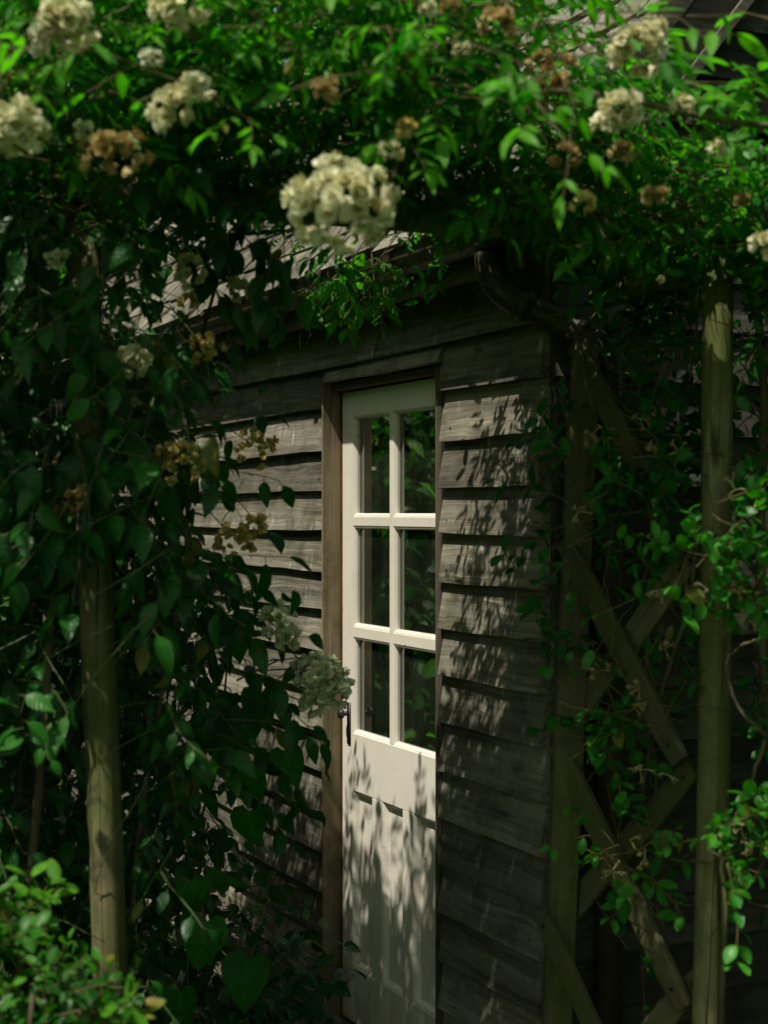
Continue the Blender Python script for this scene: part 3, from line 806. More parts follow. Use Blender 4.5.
while cnt < 1900:
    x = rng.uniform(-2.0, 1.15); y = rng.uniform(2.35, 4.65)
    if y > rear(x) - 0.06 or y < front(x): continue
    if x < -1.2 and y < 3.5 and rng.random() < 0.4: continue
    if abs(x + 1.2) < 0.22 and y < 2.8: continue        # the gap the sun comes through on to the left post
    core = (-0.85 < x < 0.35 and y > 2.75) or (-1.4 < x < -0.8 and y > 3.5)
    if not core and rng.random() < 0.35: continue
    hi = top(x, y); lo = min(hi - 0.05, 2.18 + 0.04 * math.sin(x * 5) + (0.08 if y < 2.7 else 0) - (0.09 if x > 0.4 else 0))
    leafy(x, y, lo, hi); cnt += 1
def hem_twigs(tw, xs, ys):
    v = np.array(tw.v); px = 384 + F * v[:, 0] / v[:, 1]; py = 512 - F * (v[:, 2] - EYE) / v[:, 1]
    ok = py < np.interp(px, xs, ys) - 4
    keep = [all(ok[i] for i in f) for f in tw.f]
    tw.f = [f for f, k in zip(tw.f, keep) if k]; tw.r = [q for q, k in zip(tw.r, keep) if k]
def hem(lv, xs, ys, Ymin=2.5):
    ok = []
    for q, d, L in zip(lv.p, lv.d, lv.L):
        q = Vector(q) + Vector(d).normalized() * L * .8
        px = 384 + F * q.x / q.y; py = 512 - F * (q.z - EYE) / q.y
        ok.append(py < np.interp(px, xs, ys) + rng.normal(0, 13))
    for nm in ('p', 'd', 'n', 'L', 'v'): setattr(lv, nm, [a for a, k in zip(getattr(lv, nm), ok) if k])
# bright hanging sprays behind the big flower head, and along the front edge
def spray(px, py, Y, d, L, leaf=0.05, var=0.7, kind='pinnate'):
    return shoot(lv, tw, P(px, py, Y), d, L, kind, leaf, 0.042, 0.8, var)
for k in range(44):
    px = rng.uniform(-10, 560); py = rng.uniform(5, 110)
    spray(px, py, rng.uniform(2.35, 2.7), (rng.normal(0, .8), -0.6, rng.normal(0.05, .35)), rng.uniform(.16, .3), rng.uniform(.036, .054), rng.uniform(.5, 1))
for k in range(26):
    spray(rng.uniform(440, 700), rng.uniform(150, 205), rng.uniform(2.9, 3.3), (rng.normal(0, .6), -.4, rng.normal(-.4, .4)), rng.uniform(.10, .18), rng.uniform(.034, .05), rng.uniform(.3, .9))
for (px, py, Y, dx, dz, L) in [(545, 165, 2.9, .3, -1, .16), (600, 165, 2.9, .2, -.9, .16), (530, 150, 2.8, -.2, -1, .15), (660, 105, 2.75, .9, .25, .18), (640, 100, 2.7, .9, .5, .14),
                               (625, 20, 2.5, 1, -.1, .16), (700, 150, 2.7, .9, .15, .2), (740, 190, 2.8, .6, .1, .2), (585, 50, 2.5, .7, .2, .2), (580, 15, 2.5, .8, .1, .18), (735, 10, 2.6, .8, -.1, .14), (690, 120, 2.7, .8, .6, .14)]:
    spray(px, py, Y, (dx, -0.3, dz), L, 0.054, 0.85)
hem(lv, [0, 150, 230, 290, 350, 430, 480, 520, 560, 620, 680, 720, 768], [420, 330, 235, 222, 215, 228, 244, 254, 272, 275, 285, 265, 330])
hem_twigs(tw, [0, 150, 200, 230, 290, 350, 430, 480, 520, 560, 620, 680, 720, 768], [420, 330, 228, 212, 200, 205, 214, 228, 236, 256, 262, 272, 255, 320])
for k in range(34):
    px = rng.uniform(315, 455); py = rng.uniform(205, 300) - abs(px - 380) * .25
    spray(px, py, rng.uniform(3.35, 3.65), (rng.normal(-.35, .6), rng.normal(-.2, .3), rng.normal(-.35, .35)), rng.uniform(.10, .2), rng.uniform(.030, .042), rng.uniform(.5, 1))
hem(lv, [0, 150, 230, 290, 310, 340, 400, 440, 465, 480, 520, 560, 620, 680, 720, 768], [420, 330, 240, 245, 320, 345, 325, 285, 250, 248, 256, 274, 275, 285, 265, 330])
for q_ in ([(-.1, 3.3, 2.33), P(420, 205, 3.5), P(375, 265, 3.45), P(335, 318, 3.42)], [(.1, 3.3, 2.3), P(450, 205, 3.55), P(405, 260, 3.5), P(380, 310, 3.5)]):
    tw.tube(q_, [.003, .0024, .0018, .001], 4, None, False)
ok = []
for q in lv.p:
    px = 384 + F * q[0] / q[1]; py = 512 - F * (q[2] - EYE) / q[1]
    ok.append(not (px > 668 and py < 88 - (px - 668) * .1 and rng.random() < .72))
for nm in ('p', 'd', 'n', 'L', 'v'): setattr(lv, nm, [a_ for a_, k in zip(getattr(lv, nm), ok) if k])
rose_lv, rose_tw = lv, tw
def cane(parent, origin, pts, r0, r1, mat='bark', name='cane'):
    pts = [Vector(p) for p in pts]; out = []
    for k in range(len(pts) - 1):
        a = pts[max(k - 1, 0)]; b = pts[k]; c = pts[k + 1]; d = pts[min(k + 2, len(pts) - 1)]
        for j in range(6):
            t = j / 6
            out.append(0.5 * ((2 * b) + (c - a) * t + (2 * a - 5 * b + 4 * c - d) * t * t + (3 * b - a - 3 * c + d) * t ** 3))
    out.append(pts[-1]); o = Vector(origin); n = len(out)
    mb = MB(); mb.tube([p - o + rv(0.0015) for p in out], [r0 + (r1 - r0) * k / n for k in range(n)], 7, None, True, 0.06)
    return mb.build(name, M[mat], parent, True)
for pts, r in [([(1.0, 3.3, -0.15), (0.98, 3.25, 0.9), (0.92, 3.2, 1.8), (0.6, 3.1, 2.25), (0.1, 3.0, 2.38), (-0.5, 3.0, 2.36), (-1.1, 3.1, 2.4)], 0.014),
               ([(1.0, 3.3, -0.15), (0.85, 3.35, 1.2), (0.80, 3.3, 2.1), (0.4, 3.35, 2.33), (-0.2, 3.3, 2.3), (-0.8, 3.4, 2.35)], 0.012),
               ([(1.02, 3.3, -0.15), (1.05, 3.2, 1.2), (0.95, 2.9, 2.15), (0.5, 2.6, 2.3), (-0.2, 2.6, 2.35)], 0.010)]:
    cane(ROSE, RO, pts, r, r * 0.45)

# --- flower heads
def flower_head(name, parent, origin, c, rad, mat, nflo=26, flo=0.018, squash=0.9, ragged=0.1, facing=(0, -0.7, 0.5)):
    lvp = Leaves(); c = Vector(c); f = Vector(facing).normalized()
    k = 0
    for i in range(nflo):
        z = 1 - 1.7 * (i + 0.15) / nflo; t = i * 2.39996 + rng.normal(0, 0.25)
        s = math.sqrt(max(0, 1 - z * z)); a = f.orthogonal().normalized(); b = f.cross(a)
        dr_ = (f * z + (a * math.cos(t) + b * math.sin(t)) * s).normalized()
        dr_ = (dr_ + rv(0.12)).normalized()
        q = c + Vector((dr_.x, dr_.y, dr_.z * squash)) * (rad - flo * 0.6) * rng.uniform(1 - ragged * 1.6, 1 + ragged * 1.1)
        a2 = dr_.orthogonal().normalized(); b2 = dr_.cross(a2); v0 = rng.uniform(0.3, 0.95); flo_ = flo * rng.uniform(.75, 1.15)
        for ring_, (cnt_, tilt, sc) in enumerate(((6, 0.25, 1.0), (5, 0.95, 0.9), (4, 2.0, 0.6))):
            for m_ in range(cnt_):
                an = 2 * math.pi * (m_ + 0.5 * ring_) / cnt_ + rng.normal(0, 0.18)
                rad_d = a2 * math.cos(an) + b2 * math.sin(an)
                d = (rad_d + dr_ * tilt + rv(0.10)).normalized()
                n_ = (dr_ - rad_d * (tilt * 0.9) + rv(0.1))
                lvp.add(q - dr_ * flo * 0.3, d, n_, flo_ * sc * rng.uniform(0.85, 1.15), min(1, max(0, v0 + (0.0, 0.05, -0.45)[ring_] + rng.normal(0, .10))))
    return lvp.build(name, M[mat], 'oval', parent, origin, 0.6, -0.9, 1.9)
W, G, Yl, B = 'white_petal', 'green_petal', 'yellow_petal', 'brown_petal'
canopy_heads = [  # px, py, Y, diameter px, material, squash
    (340, 204, 2.75, 104, W, .88), (14, 131, 2.55, 66, W, .95), (172, 108, 2.60, 44, W, 1.5), (196, 88, 2.62, 34, W, 1), (66, 22, 2.75, 60, W, .8), (46, 40, 2.8, 40, G, .8),
    (168, 10, 2.45, 42, W, .7), (178, 24, 2.45, 24, W, .8), (200, 18, 2.5, 22, W, .8), (152, 58, 2.6, 24, G, .9), (84, 130, 2.5, 22, G, .9),
    (112, 153, 2.55, 66, B, .7), (325, 90, 2.6, 34, B, .8), (636, 50, 2.6, 62, W, .75), (620, 112, 2.6, 44, W, 1.0), (684, 104, 2.6, 22, W, 1), (606, 122, 2.6, 26, W, 1),
    (461, 49, 2.55, 18, W, .9), (427, 10, 2.5, 20, W, .8), (391, 150, 2.7, 22, W, 1), (405, 128, 2.75, 24, Yl, 1),
    (553, 75, 2.55, 44, B, 1.1), (540, 60, 2.55, 22, B, 1), (498, 22, 2.5, 34, B, .9), (450, 8, 2.5, 22, B, 1.2), (568, 155, 2.65, 34, B, .8), (583, 204, 2.8, 24, Yl, 1.0),
    (655, 196, 2.75, 24, B, .6), (655, 30, 2.7, 30, W, .7), (764, 244, 2.9, 26, W, 1.2), (718, 148, 2.6, 20, W, .6), (620, 150, 2.8, 26, B, .9), (742, 200, 2.8, 18, B, .8)]
canopy_heads = [(a_, b_, min(c_, 2.38) if b_ < 215 and a_ < 540 else min(c_, 2.55), d_, e_, f_) for (a_, b_, c_, d_, e_, f_) in canopy_heads]
rose_lv.clear_heads([(P(px, py, Y), dpx / 2 / F * Y) for (px, py, Y, dpx, mt, sq) in canopy_heads], 0.86, [(P(h[0], h[1], h[2]), h[3] / 2 / F * h[2]) for h in canopy_heads if h[3] > 30] + [(P(x_, y_, Y_), r_) for (x_, y_, Y_, r_) in [(735, 560, 2.95, .10), (748, 600, 2.95, .10), (740, 840, 2.95, .08), (612, 856, 3.25, .07), (716, 300, 3.15, .05), (183, 458, 3.05, .06), (256, 447, 3.3, .05), (240, 535, 3.25, .06), (132, 361, 2.9, .05), (76, 502, 2.9, .05), (330, 684, 3.45, .06), (280, 630, 3.4, .05), (205, 350, 3.1, .04), (150, 720, 3.2, .07), (20, 620, 2.9, .08), (60, 380, 2.9, .06), (215, 930, 3.3, .07), (190, 970, 3.3, .05)] + [(102, 800, 3.08, .05), (103, 850, 3.08, .05), (104, 900, 3.08, .05), (106, 945, 3.08, .04)]] + [(P(x_, y_, Y_), r_, .22) for (x_, y_, Y_, r_) in [(345, 300, 3.5, .10), (400, 265, 3.5, .10), (430, 240, 3.55, .07), (360, 250, 3.5, .08)]])
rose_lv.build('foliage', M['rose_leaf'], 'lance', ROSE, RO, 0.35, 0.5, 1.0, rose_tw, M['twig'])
print('canopy leaves', len(rose_lv.p))
for (px, py, Y, dpx, mt, sq) in canopy_heads:
    r = dpx / 2 / F * Y
    nf = int(max(7, min(70, (r / 0.0185) ** 2 * 2.7)))
    fl = 0.0200 if mt in (W, G) else 0.0135
    flower_head('flower_head', ROSE, RO, P(px, py, Y), r, mt, nf, min(fl, r * 0.55), sq, 0.12 if mt in (W, G) else 0.25)

# --- climbing rose on the left post: broader, darker leaves
CLIMB = empty('climbing_rose', (-0.95, 3.5, -0.12), 0, 'dark dense climbing rose with fading yellow flower heads on the left post', 'climbing plant')
CO = tuple(CLIMB.location)
lv = Leaves(); tw = MB()
def right_edge(py): return interp(py, [150, 230, 300, 400, 520, 600, 700, 800, 900, 1024], [250, 205, 185, 170, 185, 215, 235, 215, 190, 160])
cnt = 0
while cnt < 1750:
    Y = rng.uniform(2.75, 4.3); py = rng.uniform(150, 1150); px = rng.uniform(-300, 240)
    if px > right_edge(py) - 25 + rng.normal(0, 10): continue
    if Y < 3.2 and 45 < px < 145 and 570 < py < 1010: continue
    if Y > 3.3 and px > 120 and py < 330: continue
    pos = P(px, py, Y)
    if pos.z < -0.05 or pos.z > 2.3: continue
    d = Vector((rng.normal(-0.1, .7), rng.normal(-0.5, .5), rng.normal(0.0, .6)))
    shoot(lv, tw, pos, d, rng.uniform(.14, .28), 'alternate', rng.choice([.034, .044, .054, .066]) * rng.uniform(.9, 1.15), .038, .5, rng.uniform(0, .8))
    cnt += 1
for k in range(50):
    shoot(lv, tw, P(rng.uniform(110, 190), rng.uniform(340, 640), rng.uniform(3.1, 3.5)), (rng.normal(0, .6), -.3, rng.normal(-.2, .5)), .2, 'alternate', rng.uniform(.05, .075), .042, .6, rng.uniform(0, .7))
for k in range(330):   # the depth of the mass between the post and the wall
    px = rng.uniform(60, 232); py = rng.uniform(560, 1000)
    if px > right_edge(py) - 12 + rng.normal(0, 8): continue
    q = P(px, py, rng.uniform(3.35, 4.3))
    if q.z < -.1 or loc(q).y > -.2: continue
    shoot(lv, tw, q, (rng.normal(-.1, .6), -.25, rng.normal(0, .5)), rng.uniform(.12, .24), 'alternate', rng.uniform(.040, .068), .038, .5, rng.uniform(0, .8))
for k in range(60):   # the veil of leaves hanging in front of the upper part of the post
    shoot(lv, tw, P(rng.uniform(-20, 175), rng.uniform(180, 545), rng.uniform(2.75, 3.0)), (rng.normal(0, .5), -.3, -.5), .2, 'alternate', rng.uniform(.05, .075), .042, .6, rng.uniform(0, .7))
for (px, py, Y, dx, dz, L) in [(190, 420, 3.3, .9, .15, .22), (200, 470, 3.3, 1, -.1, .2), (215, 535, 3.3, .8, .1, .14), (205, 640, 3.35, 1, .2, .3), (230, 660, 3.4, .9, -.3, .24), (215, 600, 3.3, .8, .3, .2),
                               (225, 720, 3.4, 1, .1, .26), (240, 740, 3.4, 1, -.4, .24), (215, 780, 3.45, .9, -.2, .26), (200, 560, 3.3, .9, .3, .2), (270, 690, 3.4, .7, -.5, .2), (190, 330, 3.3, .6, -.2, .2),
                               (250, 215, 3.0, .3, -.9, .22), (225, 205, 3.0, .0, -1, .22), (285, 225, 2.95, .1, -1, .2), (190, 225, 3.1, .1, -1, .28), (200, 260, 3.1, .4, -.8, .2), (260, 200, 3.1, -.6, -.6, .25), (215, 215, 3.0, .2, -1, .22), (235, 225, 3.05, .5, -.8, .2), (275, 215, 2.9, -.2, -1, .22), (205, 235, 3.1, .3, -.9, .24), (230, 250, 3.1, .2, -.8, .16), (180, 240, 3.0, .5, -.9, .26), (290, 235, 2.9, .2, -.9, .14)]:
    shoot(lv, tw, P(px, py, Y), (dx, -.15, dz), L, 'alternate', rng.uniform(.055, .075), .038, .7, rng.uniform(.1, .6))
climb_lv, climb_tw = lv, tw
for pts, r in [([(-0.95, 3.5, -0.15), (-0.8, 3.3, .6), (-.72, 3.25, 1.4), (-.7, 3.2, 2.2), (-.3, 3.1, 2.35)], .013),
               ([(-0.95, 3.5, -0.15), (-1.0, 3.3, .8), (-.9, 3.1, 1.6), (-.95, 3.0, 2.3)], .011),
               ([P(120, 1000, 3.4), P(150, 760, 3.35), P(185, 560, 3.3), P(190, 400, 3.3), P(230, 230, 3.2)], .007)]:
    cane(CLIMB, CO, pts, r, r * .5)
climb_heads = [(132, 361, 2.9, 38, W, .8), (190, 272, 3.0, 34, G, 1.3), (58, 258, 2.8, 24, G, .9), (205, 348, 3.1, 36, Yl, 1.0), (183, 460, 3.05, 50, Yl, .8), (170, 452, 3.05, 26, B, .9), (256, 447, 3.3, 42, Yl, 1.0),
                                 (76, 502, 2.9, 34, B, .9), (60, 512, 2.9, 16, B, .9), (235, 540, 3.25, 42, Yl, .7), (258, 524, 3.25, 30, Yl, .8), (278, 622, 3.4, 36, G, 1.2), (288, 640, 3.4, 26, G, 1),
                                 (322, 676, 3.45, 52, G, .85), (336, 692, 3.45, 38, G, .9), (306, 668, 3.5, 30, G, 1), (312, 706, 3.45, 24, G, 1), (188, 300, 3.05, 22, Yl, 1), (240, 290, 3.1, 26, G, .9), (145, 455, 3.0, 14, B, 1)]
hd_ = [(P(h[0], h[1], h[2]), h[3] / 2 / F * h[2]) for h in climb_heads]
post_line = [(P(96 + 12 * k / 24, 590 + 400 * k / 24, YL - 0.06), 0.050) for k in range(25)]
climb_lv.clear_heads(post_line, .86, [(P(h[0], h[1], h[2]), h[3] / 2 / F * h[2] * .9) for h in climb_heads if h[3] > 30] + [(P(x_, y_, 3.08), .045) for (x_, y_) in ((102, 800), (103, 850), (104, 900), (106, 945))])
climb_lv.clear_heads(hd_ + [(P(h[0], h[1], h[2]), h[3] / 2 / F * h[2]) for h in canopy_heads])
for (px, py, Y, dpx, mt, sq) in climb_heads:
    c_ = P(px, py, Y); e_ = c_ + Vector((-.10 - .05 * rng.random(), .06, rng.uniform(-.02, .12)))
    climb_tw.tube([c_, c_.lerp(e_, .5) + Vector((0, 0, .025)), e_, e_ + Vector((-.10, .05, rng.uniform(-.08, .04)))], [.0016, .0020, .0024, .0026], 4, None, False)
    for k in range(3): climb_lv.add(c_.lerp(e_, .45 + .2 * k), Vector((rng.normal(-.2, .6), -.3, rng.normal(-.2, .5))), Vector((0, -.5, 1)) + rv(.3), rng.uniform(.04, .06), rng.uniform(.1, .7))
climb_lv.build('foliage', M['big_leaf'], 'ovate', CLIMB, CO, 0.35, 0.6, 0.84, climb_tw, M['stem'])
print('climb leaves', len(climb_lv.p))
for (px, py, Y, dpx, mt, sq) in climb_heads:
    r = dpx / 2 / F * Y
    nf = int(max(6, min(46, (r / 0.016) ** 2 * 2.6)))
    flower_head('flower_head', CLIMB, CO, P(px, py, Y), r, mt, nf, min(0.017 if mt in (W, G) else .0125, r * .6), sq, .14 if mt in (W, G) else .28)

# --- heart-leaved climber at the foot of the left post
HEART = empty('heart_leaf_climber', (-0.5, 3.75, -0.12), 0, 'climber with big drooping heart shaped leaves between the left post and the door', 'climbing plant')
HO = tuple(HEART.location); lv = Leaves(); stem = MB()
hearts = [(262, 712, 3.55, 40), (212, 700, 3.6, 36), (232, 640, 3.6, 40), (155, 830, 3.4, 44), (140, 880, 3.5, 40), (192, 900, 3.35, 42), (206, 945, 3.3, 40), (248, 985, 3.4, 40), (240, 735, 3.5, 42), (275, 760, 3.5, 42),
          (285, 770, 3.6, 38), (190, 660, 3.6, 34), (215, 735, 3.65, 38), (168, 760, 3.5, 40), (180, 800, 3.6, 40), (148, 925, 3.4, 38), (180, 1010, 3.3, 40), (225, 870, 3.7, 36), (250, 830, 3.8, 34), (205, 840, 3.7, 40),
          (165, 700, 3.6, 34), (245, 790, 3.6, 36), (130, 800, 3.5, 36), (60, 780, 3.4, 36), (35, 740, 3.3, 40), (20, 850, 3.3, 40), (52, 690, 3.4, 36), (140, 960, 3.6, 36), (225, 930, 3.8, 34), (195, 870, 3.6, 36)]
for (px, py, Y, s) in hearts[:18:2] + hearts[5:9] + hearts[18::3]:
    s = s * rng.uniform(.72, 1.05)
    p = P(px, py, Y); L = s * 1.30 / F * Y
    d = Vector((rng.normal(0.02, .22), rng.normal(-.25, .15), -1)); n = Vector((rng.normal(-0.1, .35), -1, rng.uniform(.15, .7)))
    lv.add(p + Vector((0, 0, L * .45)), d, n, L, rng.uniform(.1, .9))
    q = p + Vector((0, 0, L * .45)); r2 = q + Vector((rng.normal(0, .04), .05, rng.uniform(.02, .07)))
    stem.tube([q - Vector(HO), (q + r2) / 2 + Vector((0, 0, .012)) - Vector(HO), r2 + Vector((0, .03, -.02)) - Vector(HO)], .0016, 5, None, False)
stem.v = [tuple(Vector(v) + Vector(HO)) for v in stem.v]
lv.clear_heads(hd_ + post_line)
lv.build('foliage', M['heart_leaf'], 'heart', HEART, HO, 0.40, 0.8, 1.0, stem, M['stem'])
for pts in ([(-.5, 3.75, -.14), P(190, 900, 3.7), P(215, 760, 3.65), P(230, 640, 3.62), P(240, 590, 3.6)], [(-.52, 3.75, -.14), P(160, 900, 3.55), P(170, 760, 3.55), P(190, 650, 3.6)]):
    cane(HEART, HO, pts, .004, .002, 'stem', 'stem')

# --- honeysuckle on the lattice and the right post
HON = empty('honeysuckle', (0.62, 3.4, -0.12), 0, 'honeysuckle with bright oval leaves and pale tubular flowers twined on the lattice and right post', 'climbing plant')
NO = tuple(HON.location); lv = Leaves(); tw = MB(); tips = []
zones = [  # px, py, Y, sx, sy, count, var
    (735, 545, 2.95, 26, 26, 12, .75), (745, 590, 2.95, 20, 22, 16, .8), (700, 555, 3.0, 22, 14, 6, .7), (738, 845, 2.95, 18, 24, 14, .85), (640, 470, 3.2, 26, 22, 12, .45), (560, 560, 3.4, 14, 20, 5, .4), (625, 860, 3.18, 34, 14, 12, .75), (650, 720, 3.2, 34, 16, 10, .5), (600, 700, 3.3, 20, 16, 6, .45), (650, 640, 3.35, 18, 18, 5, .4), (640, 400, 3.5, 36, 50, 16, .2), (650, 320, 3.5, 36, 30, 16, .2), (745, 380, 3.4, 20, 60, 14, .25), (755, 460, 3.4, 14, 60, 10, .3), (690, 540, 3.3, 18, 20, 6, .5), (600, 370, 3.45, 16, 30, 6, .3), (590, 470, 3.42, 16, 30, 6, .35), (575, 630, 3.42, 14, 40, 5, .35), (700, 850, 2.95, 8, 4, 1, .9), (620, 850, 3.25, 34, 14, 8, .7), (590, 845, 3.3, 18, 8, 3, .8),
    (640, 712, 3.3, 36, 10, 5, .5), (600, 740, 3.4, 25, 10, 4, .5), (660, 640, 3.3, 14, 14, 3, .35), (660, 585, 3.3, 15, 12, 4, .35), (590, 515, 3.4, 22, 14, 5, .25), (640, 500, 3.35, 30, 30, 12, .3),
    (650, 430, 3.35, 32, 30, 14, .3), (690, 470, 3.3, 30, 40, 10, .35), (755, 480, 3.1, 18, 30, 8, .45), (600, 400, 3.45, 20, 20, 4, .2), (680, 350, 3.3, 30, 40, 12, .25), (750, 330, 3.2, 22, 40, 9, .35),
    (600, 640, 3.4, 20, 15, 4, .3), (545, 560, 3.45, 22, 20, 4, .3), (565, 470, 3.45, 15, 15, 3, .3), (760, 700, 3.2, 15, 40, 5, .4), (680, 900, 3.4, 25, 30, 3, .3), (680, 590, 3.1, 14, 10, 5, .6), (560, 650, 3.45, 12, 30, 4, .25),
    (755, 900, 3.2, 18, 40, 4, .4), (650, 270, 3.3, 60, 30, 14, .3), (755, 230, 3.0, 25, 40, 12, .5), (650, 980, 3.45, 30, 25, 3, .3)]
for (px, py, Y, sx, sy, c, v) in zones:
    for k in range(c):
        q = P(px + rng.normal(0, sx * .6), py + rng.normal(0, sy * .6), Y + rng.normal(0, .07))
        pts = shoot(lv, tw, q, (rng.normal(0, .8), -.35 + rng.normal(0, .3), rng.normal(.15, .7)), rng.uniform(.09, .2), 'opposite', rng.uniform(.026, .042), .029, .5, min(1, max(0, v + .1 + rng.normal(0, .12))))
        if 380 < py < 900 and rng.random() < .5: tips.append(pts[-1])
tl = [(P(722 - 15 * k / 30, 262 + 760 * k / 30, YR - .04), .040) for k in range(31) if not (530 < 262 + 760 * k / 30 < 625 or 815 < 262 + 760 * k / 30 < 870)]
for (a_, b_) in (((573, 545, 3.5), (690, 760, 3.2)), ((566, 742, 3.5), (694, 1006, 3.2)), ((560, 915, 3.45), (628, 1062, 3.3)), ((692, 570, 3.22), (572, 726, 3.5)), ((696, 768, 3.22), (560, 926, 3.5)), ((586, 350, 3.5), (640, 450, 3.3)), ((584, 340, 3.5), (557, 1013, 3.45))):
    for k in range(16):
        f_ = k / 15
        if rng.random() < .55: tl.append((P(*[a_[j] + (b_[j] - a_[j]) * f_ for j in range(3)]), .042))
lv.clear_heads(tl)
lv.build('foliage', M['honey_leaf'], 'oval', HON, NO, .3, .4, 1.0, tw, M['twig'])
for pts, r in [([(.62, 3.4, -.15), P(668, 990, 3.42), P(655, 900, 3.40), P(640, 820, 3.4), P(660, 700, 3.3), P(690, 600, 3.2), P(700, 500, 3.25)], .006), ([(.66, 3.1, -.15), P(725, 940, 3.05), P(722, 860, 3.05), P(745, 800, 3.0), P(765, 740, 3.0)], .006),
               ([P(728, 905, 3.05), P(752, 880, 3.0), P(790, 820, 3.0)], .005), ([P(800, 760, 3.1), P(760, 730, 3.1), P(735, 700, 3.1), P(728, 660, 3.1), P(755, 640, 3.05), P(790, 640, 3.0)], .0045),
               ([P(672, 1010, 3.42), P(650, 860, 3.45), P(655, 780, 3.4), P(648, 640, 3.35), P(690, 380, 3.3), P(700, 290, 3.3)], .004), ([P(645, 1030, 3.45), P(640, 940, 3.46), P(625, 880, 3.46)], .003)]:
    cane(HON, NO, pts, r, r * .6)
def honey_flower(c):
    mb = Leaves(); tb = MB(); o = Vector(NO); c = Vector(c)
    nfl = int(rng.integers(3, 7))
    for k in range(nfl):
        d = Vector((rng.normal(0, .8), -.5 + rng.normal(0, .4), rng.normal(.1, .6))).normalized(); L = rng.uniform(.018, .032)
        e = c + d * L
        tb.tube([c - o, c + d * L * .6 + Vector((0, 0, .002)) - o, e - o], [.0011, .0016, .0026], 5, None, False)
        for j in range(4):
            s = d.orthogonal().normalized(); s.rotate(Matrix.Rotation(j * 1.57 + .4, 3, d))
            mb.add(e, (s * .7 + d * .5 + Vector((0, 0, -.5))), d, .0105, rng.random())
    n = len(tb.v)
    ob = mb.build('flower', M['honey_flower'], 'lance', HON, NO, .2, .9)
    me = ob.data
    # tubes share the flower's mesh
    bm = bmesh.new(); bm.from_mesh(me); vs = [bm.verts.new(v) for v in tb.v]
    for f in tb.f: bm.faces.new([vs[i] for i in f])
    la = bm.verts.layers.float.get('var'); lm = bm.verts.layers.float.get('mid'); vv = rng.random()
    for v in vs: v[la] = vv; v[lm] = 1.0
    bm.to_mesh(me); bm.free()
fl_px = [(655, 412, 3.28), (640, 420, 3.28), (592, 435, 3.35), (655, 450, 3.28), (678, 452, 3.25), (627, 480, 3.3), (708, 590, 2.95), (722, 572, 2.95), (738, 590, 2.95), (735, 490, 3.0), (757, 495, 3.0), (750, 620, 2.95),
         (598, 672, 3.32), (600, 660, 3.32), (660, 590, 3.2), (665, 650, 3.25), (640, 770, 3.28), (668, 775, 3.28), (612, 872, 3.2), (645, 858, 3.2), (630, 840, 3.2), (740, 825, 2.9), (728, 830, 2.9), (755, 845, 2.9), (640, 690, 3.3), (632, 705, 3.3), (578, 512, 3.4)]
for q in fl_px: honey_flower(P(*q))

# --- sunlit shrub at the lower left
BUSH = empty('leafy_shrub', (-0.55, 2.3, -0.12), 0, 'low sunlit shrub with small bright oval leaves in front of the left post', 'shrub')
BO = tuple(BUSH.location); lv = Leaves(); tw = MB()
for k in range(230):
    px = rng.uniform(-120, 112); topy = interp(px, [-120, 0, 45, 75, 112], [880, 900, 915, 985, 1010])
    py = rng.uniform(topy + 20, 1180); Y = rng.uniform(2.35, 2.95)
    shoot(lv, tw, P(px, py, Y), (rng.normal(.2, .5), rng.normal(-.3, .4), rng.uniform(.3, 1.2)), rng.uniform(.07, .15), 'opposite', rng.uniform(.020, .036), .027, .2, rng.uniform(0, .9))
for (px, py, Y, dx, dz) in [(75, 1012, 2.4, .9, .0), (60, 1015, 2.4, .8, .3), (20, 940, 2.5, .3, 1), (40, 935, 2.5, .4, .9)]:
    shoot(lv, tw, P(px, py, Y), (dx, -.2, dz), .12, 'opposite', .040, .036, .2, .95)
lv.build('foliage', M['bush_leaf'], 'oval', BUSH, BO, .3, .35, 1.0, tw, M['twig'])
for k in range(7):
    a = Vector((rng.normal(-.55, .06), rng.normal(2.35, .06), -.15)); b = P(rng.uniform(-60, 100), rng.uniform(960, 1040), rng.uniform(2.2, 2.6))
    cane(BUSH, BO, [a, a.lerp(b, .5) + rv(.03), b], .005, .0025, 'bark', 'stem')
d_ = Leaves()
for (px, py) in ((142, 1003), (136, 1012), (148, 1010), (128, 1008)):
    d_.add(P(px, py, 2.4), Vector((1, -.2, rng.normal(.2, .4))), Vector((rng.normal(0, .3), -.4, 1)), .034, rng.random())
d_.build('young_leaves', M['dry_leaf'], 'oval', BUSH, BO, .3, .4)

